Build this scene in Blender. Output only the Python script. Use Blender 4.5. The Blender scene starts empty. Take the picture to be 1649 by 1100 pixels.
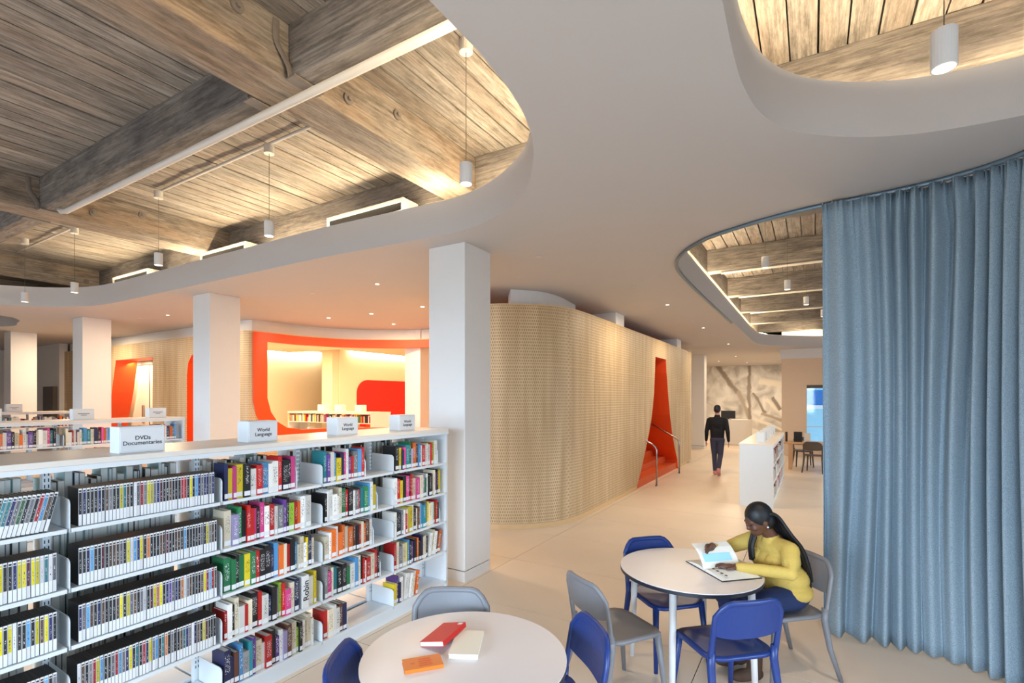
import bpy, bmesh, math, random
from mathutils import Vector, Matrix, Euler
R = math.radians
rnd = random.Random(7)
scene = bpy.context.scene
COL = scene.collection

# ------------------------------------------------------------------ camera
# building axes: +Y runs along the bookshelf away from the camera, X across; camera at the origin, eye 1.95 m
cam_d = bpy.data.cameras.new('camera')
cam_d.sensor_width = 36.0
cam_d.lens = 805.0 / 1649.0 * 36.0
cam_d.shift_y = (641.0 - 550.0) / 1649.0
cam_d.clip_start = 0.05
cam_d.clip_end = 200
cam = bpy.data.objects.new('camera', cam_d)
COL.objects.link(cam)
cam.location = (0, 0, 1.95)
cam.rotation_euler = (R(90), 0, R(31.0))
scene.camera = cam

# ------------------------------------------------------------------ exposure, world, daylight
vs = scene.view_settings
vs.view_transform = 'Standard'
vs.look = 'None'
vs.gamma = 1.0
vs.use_curve_mapping = False
vs.exposure = -0.2
cy = scene.cycles
cy.use_denoising = True
cy.max_bounces = 7
cy.diffuse_bounces = 5
cy.glossy_bounces = 3
cy.transmission_bounces = 4
cy.caustics_reflective = False
cy.caustics_refractive = False
cy.sample_clamp_indirect = 4.0

world = bpy.data.worlds.new('sky')
scene.world = world
world.use_nodes = True
bg = world.node_tree.nodes['Background']
bg.inputs[0].default_value = (0.72, 0.86, 1.0, 1)
bg.inputs[1].default_value = 1.6


def area(name, loc, size, power, color, direction, spread=180):
    l = bpy.data.lights.new(name, 'AREA')
    l.shape = 'RECTANGLE'
    l.size, l.size_y = size
    l.energy = power
    l.color = color
    l.spread = R(spread)
    o = bpy.data.objects.new(name, l)
    COL.objects.link(o)
    o.location = loc
    o.rotation_euler = Vector(direction).to_track_quat('-Z', 'Y').to_euler()
    return o


DAY = (0.62, 0.80, 1.0)
# daylight entering through the window wall behind the camera and through the windows on the right
for wx in (-11.0, -7.0, -3.0, 1.0):
    area('daylight', (wx, -5.8, 1.9), (3.4, 2.5), 300, DAY, (0, 1, -0.6), 86)
for wy in (-2.0, 1.6):
    area('daylight', (5.8, wy, 1.9), (3.2, 2.5), 130, DAY, (-1, 0.1, -0.6), 86)
area('daylight', (5.8, 10.5, 1.9), (5.0, 2.4), 110, (0.85, 0.93, 1.0), (-1, 0, -0.6), 90)
area('daylight', (5.8, 16.0, 1.9), (4.0, 2.4), 60, (0.85, 0.93, 1.0), (-1, 0, -0.6), 90)


# ------------------------------------------------------------------ node helpers
def lin(c):
    return tuple((x / 12.92 if x <= 0.04045 else ((x + 0.055) / 1.055) ** 2.4) for x in c)


def rgb(r, g, b):
    return lin((r / 255.0, g / 255.0, b / 255.0)) + (1.0,)


MATS = {}


def new_mat(name):
    m = bpy.data.materials.new(name)
    m.use_nodes = True
    nt = m.node_tree
    b = nt.nodes['Principled BSDF']
    MATS[name] = m
    return m, nt, b


def plain(name, col, rough=0.6, noise=0.05, scale=8.0, metal=0.0, bump=0.0):
    m, nt, b = new_mat(name)
    b.inputs['Roughness'].default_value = rough
    b.inputs['Metallic'].default_value = metal
    tc = nt.nodes.new('ShaderNodeTexCoord')
    n = nt.nodes.new('ShaderNodeTexNoise')
    n.inputs['Scale'].default_value = scale
    n.inputs['Detail'].default_value = 3
    nt.links.new(tc.outputs['Object'], n.inputs['Vector'])
    mix = nt.nodes.new('ShaderNodeMix')
    mix.data_type = 'RGBA'
    nt.links.new(n.outputs['Fac'], mix.inputs['Factor'])
    mix.inputs[6].default_value = tuple(max(0, c * (1 - noise)) for c in col[:3]) + (1,)
    mix.inputs[7].default_value = tuple(min(1, c * (1 + noise)) for c in col[:3]) + (1,)
    nt.links.new(mix.outputs[2], b.inputs['Base Color'])
    if bump:
        bp = nt.nodes.new('ShaderNodeBump')
        bp.inputs['Strength'].default_value = bump
        bp.inputs['Distance'].default_value = 0.01
        nt.links.new(n.outputs['Fac'], bp.inputs['Height'])
        nt.links.new(bp.outputs['Normal'], b.inputs['Normal'])
    return m


def emit(name, col, strength):
    m, nt, b = new_mat(name)
    b.inputs['Base Color'].default_value = col
    b.inputs['Emission Color'].default_value = col
    b.inputs['Emission Strength'].default_value = strength
    return m


M_white = plain('white_paint', rgb(226, 224, 222), 0.55, 0.015)
M_ceil = plain('soffit_paint', rgb(197, 193, 192), 0.7, 0.015, 2.0)
M_shelf = plain('shelf_enamel', rgb(226, 232, 236), 0.35, 0.01)
M_shelftop = plain('shelf_top_laminate', rgb(236, 228, 218), 0.3, 0.01)
M_floor = plain('floor_concrete', rgb(224, 206, 186), 0.42, 0.07, 1.3)
M_joint = plain('floor_joint', rgb(150, 132, 115), 0.8)
M_orange = plain('orange_paint', rgb(226, 74, 18), 0.45, 0.02)
M_orangeD = plain('orange_step', rgb(214, 92, 38), 0.5, 0.04)
M_red = plain('red_panel', rgb(205, 20, 8), 0.5, 0.03)
M_cream = plain('cream_wall', rgb(248, 233, 206), 0.6, 0.02)
M_black = plain('black_plastic', rgb(22, 22, 24), 0.4)
M_navyrim = plain('table_edge', rgb(30, 32, 45), 0.4)
M_tabletop = plain('table_laminate', rgb(232, 224, 222), 0.35, 0.01)
M_blue = plain('blue_plastic', rgb(24, 50, 112), 0.38, 0.03)
M_grey = plain('grey_plastic', rgb(122, 122, 126), 0.42, 0.03)
M_darkgrey = plain('dark_taupe', rgb(86, 76, 68), 0.5)
M_steel = plain('brushed_steel', rgb(170, 165, 165), 0.3, 0.03, 30, metal=1.0)
M_iron = plain('old_iron', rgb(120, 110, 104), 0.6, 0.2, 20)
M_pipe = plain('painted_pipe', rgb(205, 200, 196), 0.45)
M_track = plain('curtain_track_metal', rgb(120, 140, 155), 0.35, 0.02, metal=0.6)
M_led = emit('led_strip', (1.0, 0.80, 0.50, 1), 210.0)
M_ledw = emit('cove_led', (1.0, 0.84, 0.56, 1), 34.0)
M_lampface = emit('lamp_lens', (1.0, 0.9, 0.75, 1), 3.0)
M_skin = plain('skin', rgb(96, 62, 46), 0.5, 0.08, 25)
M_skin2 = plain('skin_light', rgb(205, 150, 125), 0.5, 0.05, 25)
M_mustard = plain('mustard_knit', rgb(204, 174, 88), 0.85, 0.10, 90, bump=0.3)
M_jeans = plain('dark_denim', rgb(28, 44, 84), 0.85, 0.15, 120)
M_hair = plain('black_hair', rgb(14, 13, 18), 0.5, 0.2, 60)
M_boot = plain('brown_suede', rgb(72, 50, 36), 0.8, 0.1, 40)
M_blacksw = plain('black_knit', rgb(14, 14, 18), 0.9, 0.1, 60)
M_slate = plain('slate_trousers', rgb(58, 60, 78), 0.85, 0.1, 60)
M_shoe = plain('pink_shoe', rgb(205, 140, 130), 0.7)
M_paper = plain('paper', rgb(236, 234, 226), 0.7, 0.03, 40)
M_ink = plain('printed_ink', rgb(30, 30, 36), 0.6)
M_label = plain('spine_label', rgb(236, 238, 240), 0.5, 0.02)
M_desk = plain('pale_oak', rgb(214, 172, 130), 0.5, 0.08, 14)


def obj_color_mat(name, rough=0.45, letters=False):
    """cover colour comes from the object's own colour; letters adds a print-like lettering pattern"""
    m, nt, b = new_mat(name)
    b.inputs['Roughness'].default_value = rough
    oi = nt.nodes.new('ShaderNodeObjectInfo')
    if not letters:
        nt.links.new(oi.outputs['Color'], b.inputs['Base Color'])
        return m
    tc = nt.nodes.new('ShaderNodeTexCoord')
    mp = nt.nodes.new('ShaderNodeMapping')
    mp.inputs['Scale'].default_value = (1, 260, 150)
    nt.links.new(tc.outputs['Object'], mp.inputs['Vector'])
    add = nt.nodes.new('ShaderNodeVectorMath')
    add.operation = 'ADD'
    nt.links.new(mp.outputs[0], add.inputs[0])
    sc = nt.nodes.new('ShaderNodeMath')
    sc.operation = 'MULTIPLY'
    sc.inputs[1].default_value = 50
    nt.links.new(oi.outputs['Random'], sc.inputs[0])
    nt.links.new(sc.outputs[0], add.inputs[1])
    n = nt.nodes.new('ShaderNodeTexNoise')
    n.inputs['Scale'].default_value = 1.0
    n.inputs['Detail'].default_value = 1
    nt.links.new(add.outputs[0], n.inputs['Vector'])
    rmp = nt.nodes.new('ShaderNodeValToRGB')
    rmp.color_ramp.elements[0].position = 0.57
    rmp.color_ramp.elements[1].position = 0.62
    nt.links.new(n.outputs['Fac'], rmp.inputs[0])
    # light letters on dark covers, dark ones on light covers
    bw = nt.nodes.new('ShaderNodeRGBToBW')
    nt.links.new(oi.outputs['Color'], bw.inputs[0])
    th = nt.nodes.new('ShaderNodeMath')
    th.operation = 'LESS_THAN'
    th.inputs[1].default_value = 0.3
    nt.links.new(bw.outputs[0], th.inputs[0])
    mr = nt.nodes.new('ShaderNodeMapRange')
    mr.inputs[3].default_value = 0.04
    mr.inputs[4].default_value = 0.8
    nt.links.new(th.outputs[0], mr.inputs[0])
    mix = nt.nodes.new('ShaderNodeMix')
    mix.data_type = 'RGBA'
    nt.links.new(rmp.outputs[0], mix.inputs['Factor'])
    nt.links.new(oi.outputs['Color'], mix.inputs[6])
    nt.links.new(mr.outputs[0], mix.inputs[7])
    nt.links.new(mix.outputs[2], b.inputs['Base Color'])
    return m


M_cover = obj_color_mat('book_cover')
M_title = obj_color_mat('book_title', letters=True)


def wood_mat(name, c1, c2, c3, axis, stain=0.5):
    """weathered timber: long grain along axis, blotchy wear, tone shift per piece"""
    m, nt, b = new_mat(name)
    b.inputs['Roughness'].default_value = 0.85
    tc = nt.nodes.new('ShaderNodeTexCoord')
    oi = nt.nodes.new('ShaderNodeObjectInfo')
    off = nt.nodes.new('ShaderNodeVectorMath')
    off.operation = 'MULTIPLY_ADD'
    comb = nt.nodes.new('ShaderNodeCombineXYZ')
    for i in range(3):
        nt.links.new(oi.outputs['Random'], comb.inputs[i])
    nt.links.new(comb.outputs[0], off.inputs[0])
    off.inputs[1].default_value = (37, 53, 71)
    nt.links.new(tc.outputs['Object'], off.inputs[2])
    mp = nt.nodes.new('ShaderNodeMapping')
    s = [60, 60, 60]
    s[axis] = 2.2
    mp.inputs['Scale'].default_value = s
    nt.links.new(off.outputs[0], mp.inputs['Vector'])
    g = nt.nodes.new('ShaderNodeTexNoise')
    g.inputs['Scale'].default_value = 1.0
    g.inputs['Detail'].default_value = 5
    g.inputs['Roughness'].default_value = 0.65
    nt.links.new(mp.outputs[0], g.inputs['Vector'])
    ramp = nt.nodes.new('ShaderNodeValToRGB')
    e = ramp.color_ramp.elements
    e[0].position = 0.30
    e[0].color = c1
    e[1].position = 0.70
    e[1].color = c2
    nt.links.new(g.outputs['Fac'], ramp.inputs[0])
    mp2 = nt.nodes.new('ShaderNodeMapping')
    s2 = [3.5, 3.5, 3.5]
    s2[axis] = 0.9
    mp2.inputs['Scale'].default_value = s2
    nt.links.new(off.outputs[0], mp2.inputs['Vector'])
    w = nt.nodes.new('ShaderNodeTexNoise')
    w.inputs['Scale'].default_value = 1.0
    w.inputs['Detail'].default_value = 6
    nt.links.new(mp2.outputs[0], w.inputs['Vector'])
    r2 = nt.nodes.new('ShaderNodeValToRGB')
    r2.color_ramp.elements[0].position = 0.45
    r2.color_ramp.elements[1].position = 0.68
    r2.color_ramp.elements[1].color = (stain, stain, stain, 1)
    nt.links.new(w.outputs['Fac'], r2.inputs[0])
    mix = nt.nodes.new('ShaderNodeMix')
    mix.data_type = 'RGBA'
    nt.links.new(r2.outputs[0], mix.inputs['Factor'])
    nt.links.new(ramp.outputs[0], mix.inputs[6])
    mix.inputs[7].default_value = c3
    sp_n = nt.nodes.new('ShaderNodeTexNoise')
    mp3 = nt.nodes.new('ShaderNodeMapping')
    s3 = [14, 14, 14]
    s3[axis] = 3.0
    mp3.inputs['Scale'].default_value = s3
    nt.links.new(off.outputs[0], mp3.inputs['Vector'])
    sp_n.inputs['Scale'].default_value = 1.0
    sp_n.inputs['Detail'].default_value = 8
    sp_n.inputs['Roughness'].default_value = 0.75
    nt.links.new(mp3.outputs[0], sp_n.inputs['Vector'])
    r3 = nt.nodes.new('ShaderNodeValToRGB')
    r3.color_ramp.elements[0].position = 0.36
    r3.color_ramp.elements[0].color = (0.42, 0.40, 0.38, 1)
    r3.color_ramp.elements[1].position = 0.56
    r3.color_ramp.elements[1].color = (1, 1, 1, 1)
    nt.links.new(sp_n.outputs['Fac'], r3.inputs[0])
    mul = nt.nodes.new('ShaderNodeMix')
    mul.data_type = 'RGBA'
    mul.blend_type = 'MULTIPLY'
    mul.inputs['Factor'].default_value = 0.85
    nt.links.new(mix.outputs[2], mul.inputs[6])
    nt.links.new(r3.outputs[0], mul.inputs[7])
    hsv = nt.nodes.new('ShaderNodeHueSaturation')
    mr = nt.nodes.new('ShaderNodeMapRange')
    mr.inputs[3].default_value = 0.82
    mr.inputs[4].default_value = 1.15
    nt.links.new(oi.outputs['Random'], mr.inputs[0])
    nt.links.new(mr.outputs[0], hsv.inputs['Value'])
    nt.links.new(mul.outputs[2], hsv.inputs['Color'])
    nt.links.new(hsv.outputs[0], b.inputs['Base Color'])
    bp = nt.nodes.new('ShaderNodeBump')
    bp.inputs['Strength'].default_value = 0.35
    bp.inputs['Distance'].default_value = 0.01
    nt.links.new(g.outputs['Fac'], bp.inputs['Height'])
    nt.links.new(bp.outputs['Normal'], b.inputs['Normal'])
    return m


M_board = wood_mat('deck_board_wood', rgb(112, 105, 100), rgb(176, 167, 158), rgb(152, 132, 114), 1, 0.5)
M_beamX = wood_mat('beam_wood_cross', rgb(100, 95, 92), rgb(164, 153, 144), rgb(98, 93, 94), 0, 0.7)
M_beamY = wood_mat('beam_wood_long', rgb(110, 101, 94), rgb(172, 159, 146), rgb(158, 128, 98), 1, 0.55)


def lattice_mat():
    """pale ply cladding with rows of small staggered slots; UV in metres along the wall and up"""
    m, nt, b = new_mat('slotted_ply')
    b.inputs['Roughness'].default_value = 0.5
    uv = nt.nodes.new('ShaderNodeUVMap')
    uv.uv_map = 'UVMap'
    br = nt.nodes.new('ShaderNodeTexBrick')
    br.offset = 0.5
    br.inputs['Scale'].default_value = 1.0
    br.inputs['Brick Width'].default_value = 0.034
    br.inputs['Row Height'].default_value = 0.046
    br.inputs['Mortar Size'].default_value = 0.0095
    br.inputs['Mortar Smooth'].default_value = 0.1
    nt.links.new(uv.outputs[0], br.inputs['Vector'])
    mp = nt.nodes.new('ShaderNodeMapping')
    mp.inputs['Scale'].default_value = (7.0, 0.5, 1)
    nt.links.new(uv.outputs[0], mp.inputs['Vector'])
    n = nt.nodes.new('ShaderNodeTexNoise')
    n.inputs['Scale'].default_value = 1.0
    n.inputs['Detail'].default_value = 3
    nt.links.new(mp.outputs[0], n.inputs['Vector'])
    ramp = nt.nodes.new('ShaderNodeValToRGB')
    ramp.color_ramp.elements[0].position = 0.3
    ramp.color_ramp.elements[0].color = rgb(190, 162, 122)
    ramp.color_ramp.elements[1].position = 0.7
    ramp.color_ramp.elements[1].color = rgb(222, 198, 160)
    nt.links.new(n.outputs['Fac'], ramp.inputs[0])
    mix = nt.nodes.new('ShaderNodeMix')
    mix.data_type = 'RGBA'
    nt.links.new(br.outputs['Fac'], mix.inputs['Factor'])
    mix.inputs[6].default_value = rgb(162, 136, 100)
    nt.links.new(ramp.outputs[0], mix.inputs[7])
    nt.links.new(mix.outputs[2], b.inputs['Base Color'])
    bp = nt.nodes.new('ShaderNodeBump')
    bp.inputs['Strength'].default_value = 0.5
    bp.inputs['Distance'].default_value = 0.006
    nt.links.new(br.outputs['Fac'], bp.inputs['Height'])
    nt.links.new(bp.outputs['Normal'], b.inputs['Normal'])
    return m


M_lattice = lattice_mat()
M_plytrim = plain('ply_trim', rgb(214, 182, 136), 0.5, 0.06, 10)


def mural_mat():
    """soft sepia close-up of grasses: blurred blotches with a few pale and dark stems"""
    m, nt, b = new_mat('mural_print')
    b.inputs['Roughness'].default_value = 0.7
    tc = nt.nodes.new('ShaderNodeTexCoord')
    sep = nt.nodes.new('ShaderNodeSeparateXYZ')
    nt.links.new(tc.outputs['Object'], sep.inputs[0])
    n = nt.nodes.new('ShaderNodeTexNoise')
    n.inputs['Scale'].default_value = 1.1
    n.inputs['Detail'].default_value = 4
    n.inputs['Distortion'].default_value = 1.0
    nt.links.new(tc.outputs['Object'], n.inputs['Vector'])
    ramp = nt.nodes.new('ShaderNodeValToRGB')
    ramp.color_ramp.elements[0].position = 0.32
    ramp.color_ramp.elements[0].color = rgb(172, 168, 164)
    ramp.color_ramp.elements[1].position = 0.62
    ramp.color_ramp.elements[1].color = rgb(236, 235, 232)
    nt.links.new(n.outputs['Fac'], ramp.inputs[0])
    last = ramp.outputs[0]

    def stem(x0, z0, x1, z1, w, col):
        nonlocal last
        # |distance to the line| in the wall plane, with a slight wobble
        dx, dz = x1 - x0, z1 - z0
        L = math.hypot(dx, dz)
        nx, nz = -dz / L, dx / L
        c = -(nx * x0 + nz * z0)

        def mth(op, a, bb):
            k = nt.nodes.new('ShaderNodeMath')
            k.operation = op
            for i, v in enumerate((a, bb)):
                if v is None:
                    continue
                if isinstance(v, (int, float)):
                    k.inputs[i].default_value = v
                else:
                    nt.links.new(v, k.inputs[i])
            return k.outputs[0]
        d = mth('ADD', mth('ADD', mth('MULTIPLY', sep.outputs[0], nx), mth('MULTIPLY', sep.outputs[2], nz)), c)
        d = mth('ADD', d, mth('MULTIPLY', mth('SUBTRACT', n.outputs['Fac'], 0.5), 0.35))
        t = mth('ADD', mth('MULTIPLY', sep.outputs[0], dx / L), mth('MULTIPLY', sep.outputs[2], dz / L))
        t0 = (x0 * dx + z0 * dz) / L
        t1 = (x1 * dx + z1 * dz) / L
        inside = mth('MULTIPLY', mth('GREATER_THAN', t, t0), mth('LESS_THAN', t, t1))
        mr = nt.nodes.new('ShaderNodeMapRange')
        mr.inputs[1].default_value = 0.4 * w
        mr.inputs[2].default_value = w
        mr.inputs[3].default_value = 1
        mr.inputs[4].default_value = 0
        nt.links.new(mth('ABSOLUTE', d, None), mr.inputs[0])
        f = mth('MULTIPLY', mr.outputs[0], inside)
        mix = nt.nodes.new('ShaderNodeMix')
        mix.data_type = 'RGBA'
        nt.links.new(f, mix.inputs['Factor'])
        nt.links.new(last, mix.inputs[6])
        mix.inputs[7].default_value = col
        last = mix.outputs[2]
    dk, lt, md = rgb(150, 140, 130), rgb(240, 234, 222), rgb(178, 166, 154)
    stem(-4.3, 3.7, -3.3, 2.2, 0.16, dk)
    stem(-3.3, 2.3, -2.7, 0.9, 0.15, md)
    stem(-2.75, -0.2, -2.75, 4.0, 0.10, dk)
    stem(-2.6, 2.2, -2.0, 1.2, 0.09, dk)
    stem(-2.3, 2.8, -1.2, 2.6, 0.22, lt)
    stem(-2.0, 1.9, -1.4, 1.3, 0.12, lt)
    stem(-2.5, 0.9, -1.2, 0.3, 0.10, lt)
    stem(-1.7, 2.0, -1.3, 1.4, 0.13, dk)
    stem(-2.2, 1.2, -1.2, 0.8, 0.10, md)
    nt.links.new(last, b.inputs['Base Color'])
    return m


M_mural = mural_mat()


def curtain_mat():
    m, nt, b = new_mat('curtain_wool')
    b.inputs['Roughness'].default_value = 0.95
    tc = nt.nodes.new('ShaderNodeTexCoord')
    mp = nt.nodes.new('ShaderNodeMapping')
    mp.inputs['Scale'].default_value = (320, 320, 190)
    nt.links.new(tc.outputs['Object'], mp.inputs['Vector'])
    n = nt.nodes.new('ShaderNodeTexNoise')
    n.inputs['Scale'].default_value = 1.0
    n.inputs['Detail'].default_value = 2
    nt.links.new(mp.outputs[0], n.inputs['Vector'])
    r = nt.nodes.new('ShaderNodeValToRGB')
    r.color_ramp.elements[0].position = 0.35
    r.color_ramp.elements[0].color = rgb(116, 136, 149)
    r.color_ramp.elements[1].position = 0.65
    r.color_ramp.elements[1].color = rgb(164, 181, 192)
    nt.links.new(n.outputs['Fac'], r.inputs[0])
    nt.links.new(r.outputs[0], b.inputs['Base Color'])
    return m


M_curtain = curtain_mat()
M_facade = plain('facade_white', rgb(225, 235, 240), 0.6)
M_facadeb = plain('facade_blue', rgb(40, 120, 205), 0.4)
M_facadel = plain('facade_pale_blue', rgb(160, 215, 240), 0.5)


# ------------------------------------------------------------------ mesh helpers
class MB:
    """collects polygons (with material slots) and links them as ONE mesh object"""

    def __init__(self):
        self.v, self.f, self.m, self.uv = [], [], [], {}

    def poly(self, pts, mat=0, uv=None):
        i = len(self.v)
        self.v += [tuple(p) for p in pts]
        self.f.append(tuple(range(i, i + len(pts))))
        self.m.append(mat)
        if uv:
            self.uv[len(self.f) - 1] = uv

    def box(self, c, s, mat=0, rz=0.0, rot=None, bev=0.0):
        x, y, z = s[0] / 2, s[1] / 2, s[2] / 2
        M = rot if rot else Matrix.Rotation(rz, 3, 'Z')
        c = Vector(c)
        i = len(self.v)
        if bev <= 0:
            for a in ((-x, -y, -z), (x, -y, -z), (x, y, -z), (-x, y, -z), (-x, -y, z), (x, -y, z), (x, y, z), (-x, y, z)):
                self.v.append(tuple(c + M @ Vector(a)))
            for q in ((0, 3, 2, 1), (4, 5, 6, 7), (0, 1, 5, 4), (1, 2, 6, 5), (2, 3, 7, 6), (3, 0, 4, 7)):
                self.f.append(tuple(i + k for k in q))
                self.m.append(mat)
            return
        bm = bmesh.new()
        bmesh.ops.create_cube(bm, size=1.0)
        for v in bm.verts:
            v.co = Vector((v.co.x * s[0], v.co.y * s[1], v.co.z * s[2]))
        bmesh.ops.bevel(bm, geom=list(bm.edges), offset=bev, segments=2, affect='EDGES', profile=0.5)
        self.take(bm, Matrix.Translation(c) @ M.to_4x4(), mat)

    def take(self, bm, M=None, mat=0):
        M = M or Matrix.Identity(4)
        i = len(self.v)
        bm.verts.index_update()
        self.v += [tuple(M @ v.co) for v in bm.verts]
        for f in bm.faces:
            self.f.append(tuple(i + v.index for v in f.verts))
            self.m.append(mat)
        bm.free()

    def span(self, x0, x1, y0, y1, z0, z1, mat=0):
        self.box(((x0 + x1) / 2, (y0 + y1) / 2, (z0 + z1) / 2), (abs(x1 - x0), abs(y1 - y0), abs(z1 - z0)), mat)

    def tube(self, pts, rad, seg=10, mat=0, cap=True, flat=None):
        """swept tube along pts; rad is a number or one per point; flat=(a,b) squashes the section"""
        pts = [Vector(p) for p in pts]
        n = len(pts)
        rads = rad if isinstance(rad, (list, tuple)) else [rad] * n
        base = len(self.v)
        prev = None
        for k, p in enumerate(pts):
            t = (pts[min(k + 1, n - 1)] - pts[max(k - 1, 0)]).normalized()
            if prev is None:
                up = Vector((0, 0, 1)) if abs(t.z) < 0.9 else Vector((1, 0, 0))
                a = t.cross(up).normalized()
            else:
                a = (prev - t * prev.dot(t)).normalized()
            prev = a
            bvec = t.cross(a)
            for j in range(seg):
                th = 2 * math.pi * j / seg
                ca, sa = math.cos(th), math.sin(th)
                if flat:
                    ca, sa = ca * flat[0], sa * flat[1]
                self.v.append(tuple(p + (a * ca + bvec * sa) * rads[k]))
        for k in range(n - 1):
            for j in range(seg):
                j2 = (j + 1) % seg
                self.f.append((base + k * seg + j, base + k * seg + j2, base + (k + 1) * seg + j2, base + (k + 1) * seg + j))
                self.m.append(mat)
        if cap:
            self.f.append(tuple(base + j for j in reversed(range(seg))))
            self.m.append(mat)
            self.f.append(tuple(base + (n - 1) * seg + j for j in range(seg)))
            self.m.append(mat)

    def cyl(self, c, r, h, seg=20, mat=0, r2=None):
        self.tube([(c[0], c[1], c[2]), (c[0], c[1], c[2] + h)], [r, r if r2 is None else r2], seg, mat)

    def ball(self, c, r, mat=0, sub=2, rot=None):
        bm = bmesh.new()
        bmesh.ops.create_icosphere(bm, subdivisions=sub, radius=1.0)
        rr = r if isinstance(r, (tuple, list)) else (r, r, r)
        M = Matrix.Translation(Vector(c)) @ (rot.to_4x4() if rot else Matrix.Identity(4)) @ Matrix.Diagonal((*rr, 1))
        self.take(bm, M, mat)

    def prism(self, pts2, z0, z1, mat=0):
        n = len(pts2)
        i = len(self.v)
        self.v += [(p[0], p[1], z0) for p in pts2] + [(p[0], p[1], z1) for p in pts2]
        self.f.append(tuple(i + k for k in reversed(range(n))))
        self.f.append(tuple(i + n + k for k in range(n)))
        self.m += [mat, mat]
        for k in range(n):
            k2 = (k + 1) % n
            self.f.append((i + k, i + k2, i + n + k2, i + n + k))
            self.m.append(mat)

    def mesh(self, name, mats):
        me = bpy.data.meshes.new(name)
        me.from_pydata(self.v, [], self.f)
        for m in (mats if isinstance(mats, (list, tuple)) else [mats]):
            me.materials.append(m)
        me.polygons.foreach_set('material_index', self.m)
        if self.uv:
            l = me.uv_layers.new(name='UVMap')
            for fi, uvs in self.uv.items():
                p = me.polygons[fi]
                for k, li in enumerate(p.loop_indices):
                    l.data[li].uv = uvs[k]
        me.update()
        return me

    def build(self, name, mats, parent=None, smooth=False, loc=None, rz=0.0):
        me = self.mesh(name, mats)
        if smooth:
            me.polygons.foreach_set('use_smooth', [True] * len(me.polygons))
        o = bpy.data.objects.new(name, me)
        COL.objects.link(o)
        if loc is not None:
            o.location = loc
        o.rotation_euler.z = rz
        if parent:
            o.parent = parent
        return o


def tag(o, label=None, cat=None, group=None, kind=None):
    if label:
        o['label'] = label
    if cat:
        o['category'] = cat
    if group:
        o['group'] = group
    if kind:
        o['kind'] = kind
    return o


def empty(name, loc=(0, 0, 0), rz=0.0):
    o = bpy.data.objects.new(name, None)
    COL.objects.link(o)
    o.location = loc
    o.rotation_euler = (0, 0, rz)
    o.empty_display_size = 0.1
    return o


def copy_tree(o, parent=None):
    c = o.copy()
    COL.objects.link(c)
    c.parent = parent
    for ch in list(o.children):
        copy_tree(ch, c)
    return c


def text_part(txt, size, mat, parent, loc, rot, name='lettering', line=1.0):
    cu = bpy.data.curves.new(name, 'FONT')
    cu.body = txt
    cu.size = size
    cu.align_x = 'CENTER'
    cu.align_y = 'CENTER'
    cu.space_line = line
    cu.extrude = 0.0004
    cu.offset = size * 0.012
    t = bpy.data.objects.new(name, cu)
    COL.objects.link(t)
    bpy.context.view_layer.update()
    dg = bpy.context.evaluated_depsgraph_get()
    me = bpy.data.meshes.new_from_object(t.evaluated_get(dg))
    bpy.data.objects.remove(t)
    me.materials.clear()
    me.materials.append(mat)
    o = bpy.data.objects.new(name, me)
    COL.objects.link(o)
    o.location = loc
    o.rotation_euler = rot
    o.parent = parent
    return o


def smooth_path(pts, n=8, closed=False):
    """Catmull-Rom through 2-D points"""
    out = []
    N = len(pts)
    rng = range(N) if closed else range(N - 1)
    for i in rng:
        p0 = pts[(i - 1) % N] if closed or i > 0 else pts[0]
        p1, p2 = pts[i], pts[(i + 1) % N]
        p3 = pts[(i + 2) % N] if closed or i + 2 < N else pts[-1]
        for k in range(n):
            t = k / n
            out.append(tuple(0.5 * (2 * b_ + (c_ - a_) * t + (2 * a_ - 5 * b_ + 4 * c_ - d_) * t * t + (3 * b_ - a_ - 3 * c_ + d_) * t ** 3)
                             for a_, b_, c_, d_ in zip(p0, p1, p2, p3)))
    if not closed:
        out.append(tuple(pts[-1]))
    return out


# ------------------------------------------------------------------ the setting
ZC, ZS = 3.60, 3.95          # soffit underside, top of the soffit slab (fascia height 0.35)
ZB, ZD = 4.20, 4.60          # underside of timbers, underside of deck
X0, X1, Y0, Y1 = -24.0, 6.0, -6.0, 30.0

# floor: slab bed plus large cast slabs with recessed joints
fb = MB()
fb.prism([(X0, Y0), (X1, Y0), (X1, 19.6), (-0.7, 19.6), (-0.7, Y1), (X0, Y1)], -0.20, -0.012)
floor = fb.build('floor', M_joint)
tag(floor, kind='structure')
tile_cache = {}
ty = 4.0 - 1.205 * 8
while ty < Y1 - 0.1:
    tx = -3.11 - 2.4 * 8
    ya, yb = max(ty, Y0), min(ty + 1.205, Y1)
    while tx < X1 - 0.1:
        xa, xb = max(tx, X0), min(tx + 2.4, X1 if ya < 19.0 else -0.7)
        if xb - xa < 0.05:
            break
        key = (round(xb - xa, 3), round(yb - ya, 3))
        if key not in tile_cache:
            t = MB()
            t.box((0, 0, -0.006), (key[0] - 0.007, key[1] - 0.007, 0.012))
            tile_cache[key] = t.mesh('floor_slab', M_floor)
        o = bpy.data.objects.new('floor_slab', tile_cache[key])
        COL.objects.link(o)
        o.location = ((xa + xb) / 2, (ya + yb) / 2, 0)
        o.parent = floor
        tx += 2.4
    ty += 1.205

# outer walls with window openings behind the camera and on the right


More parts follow.
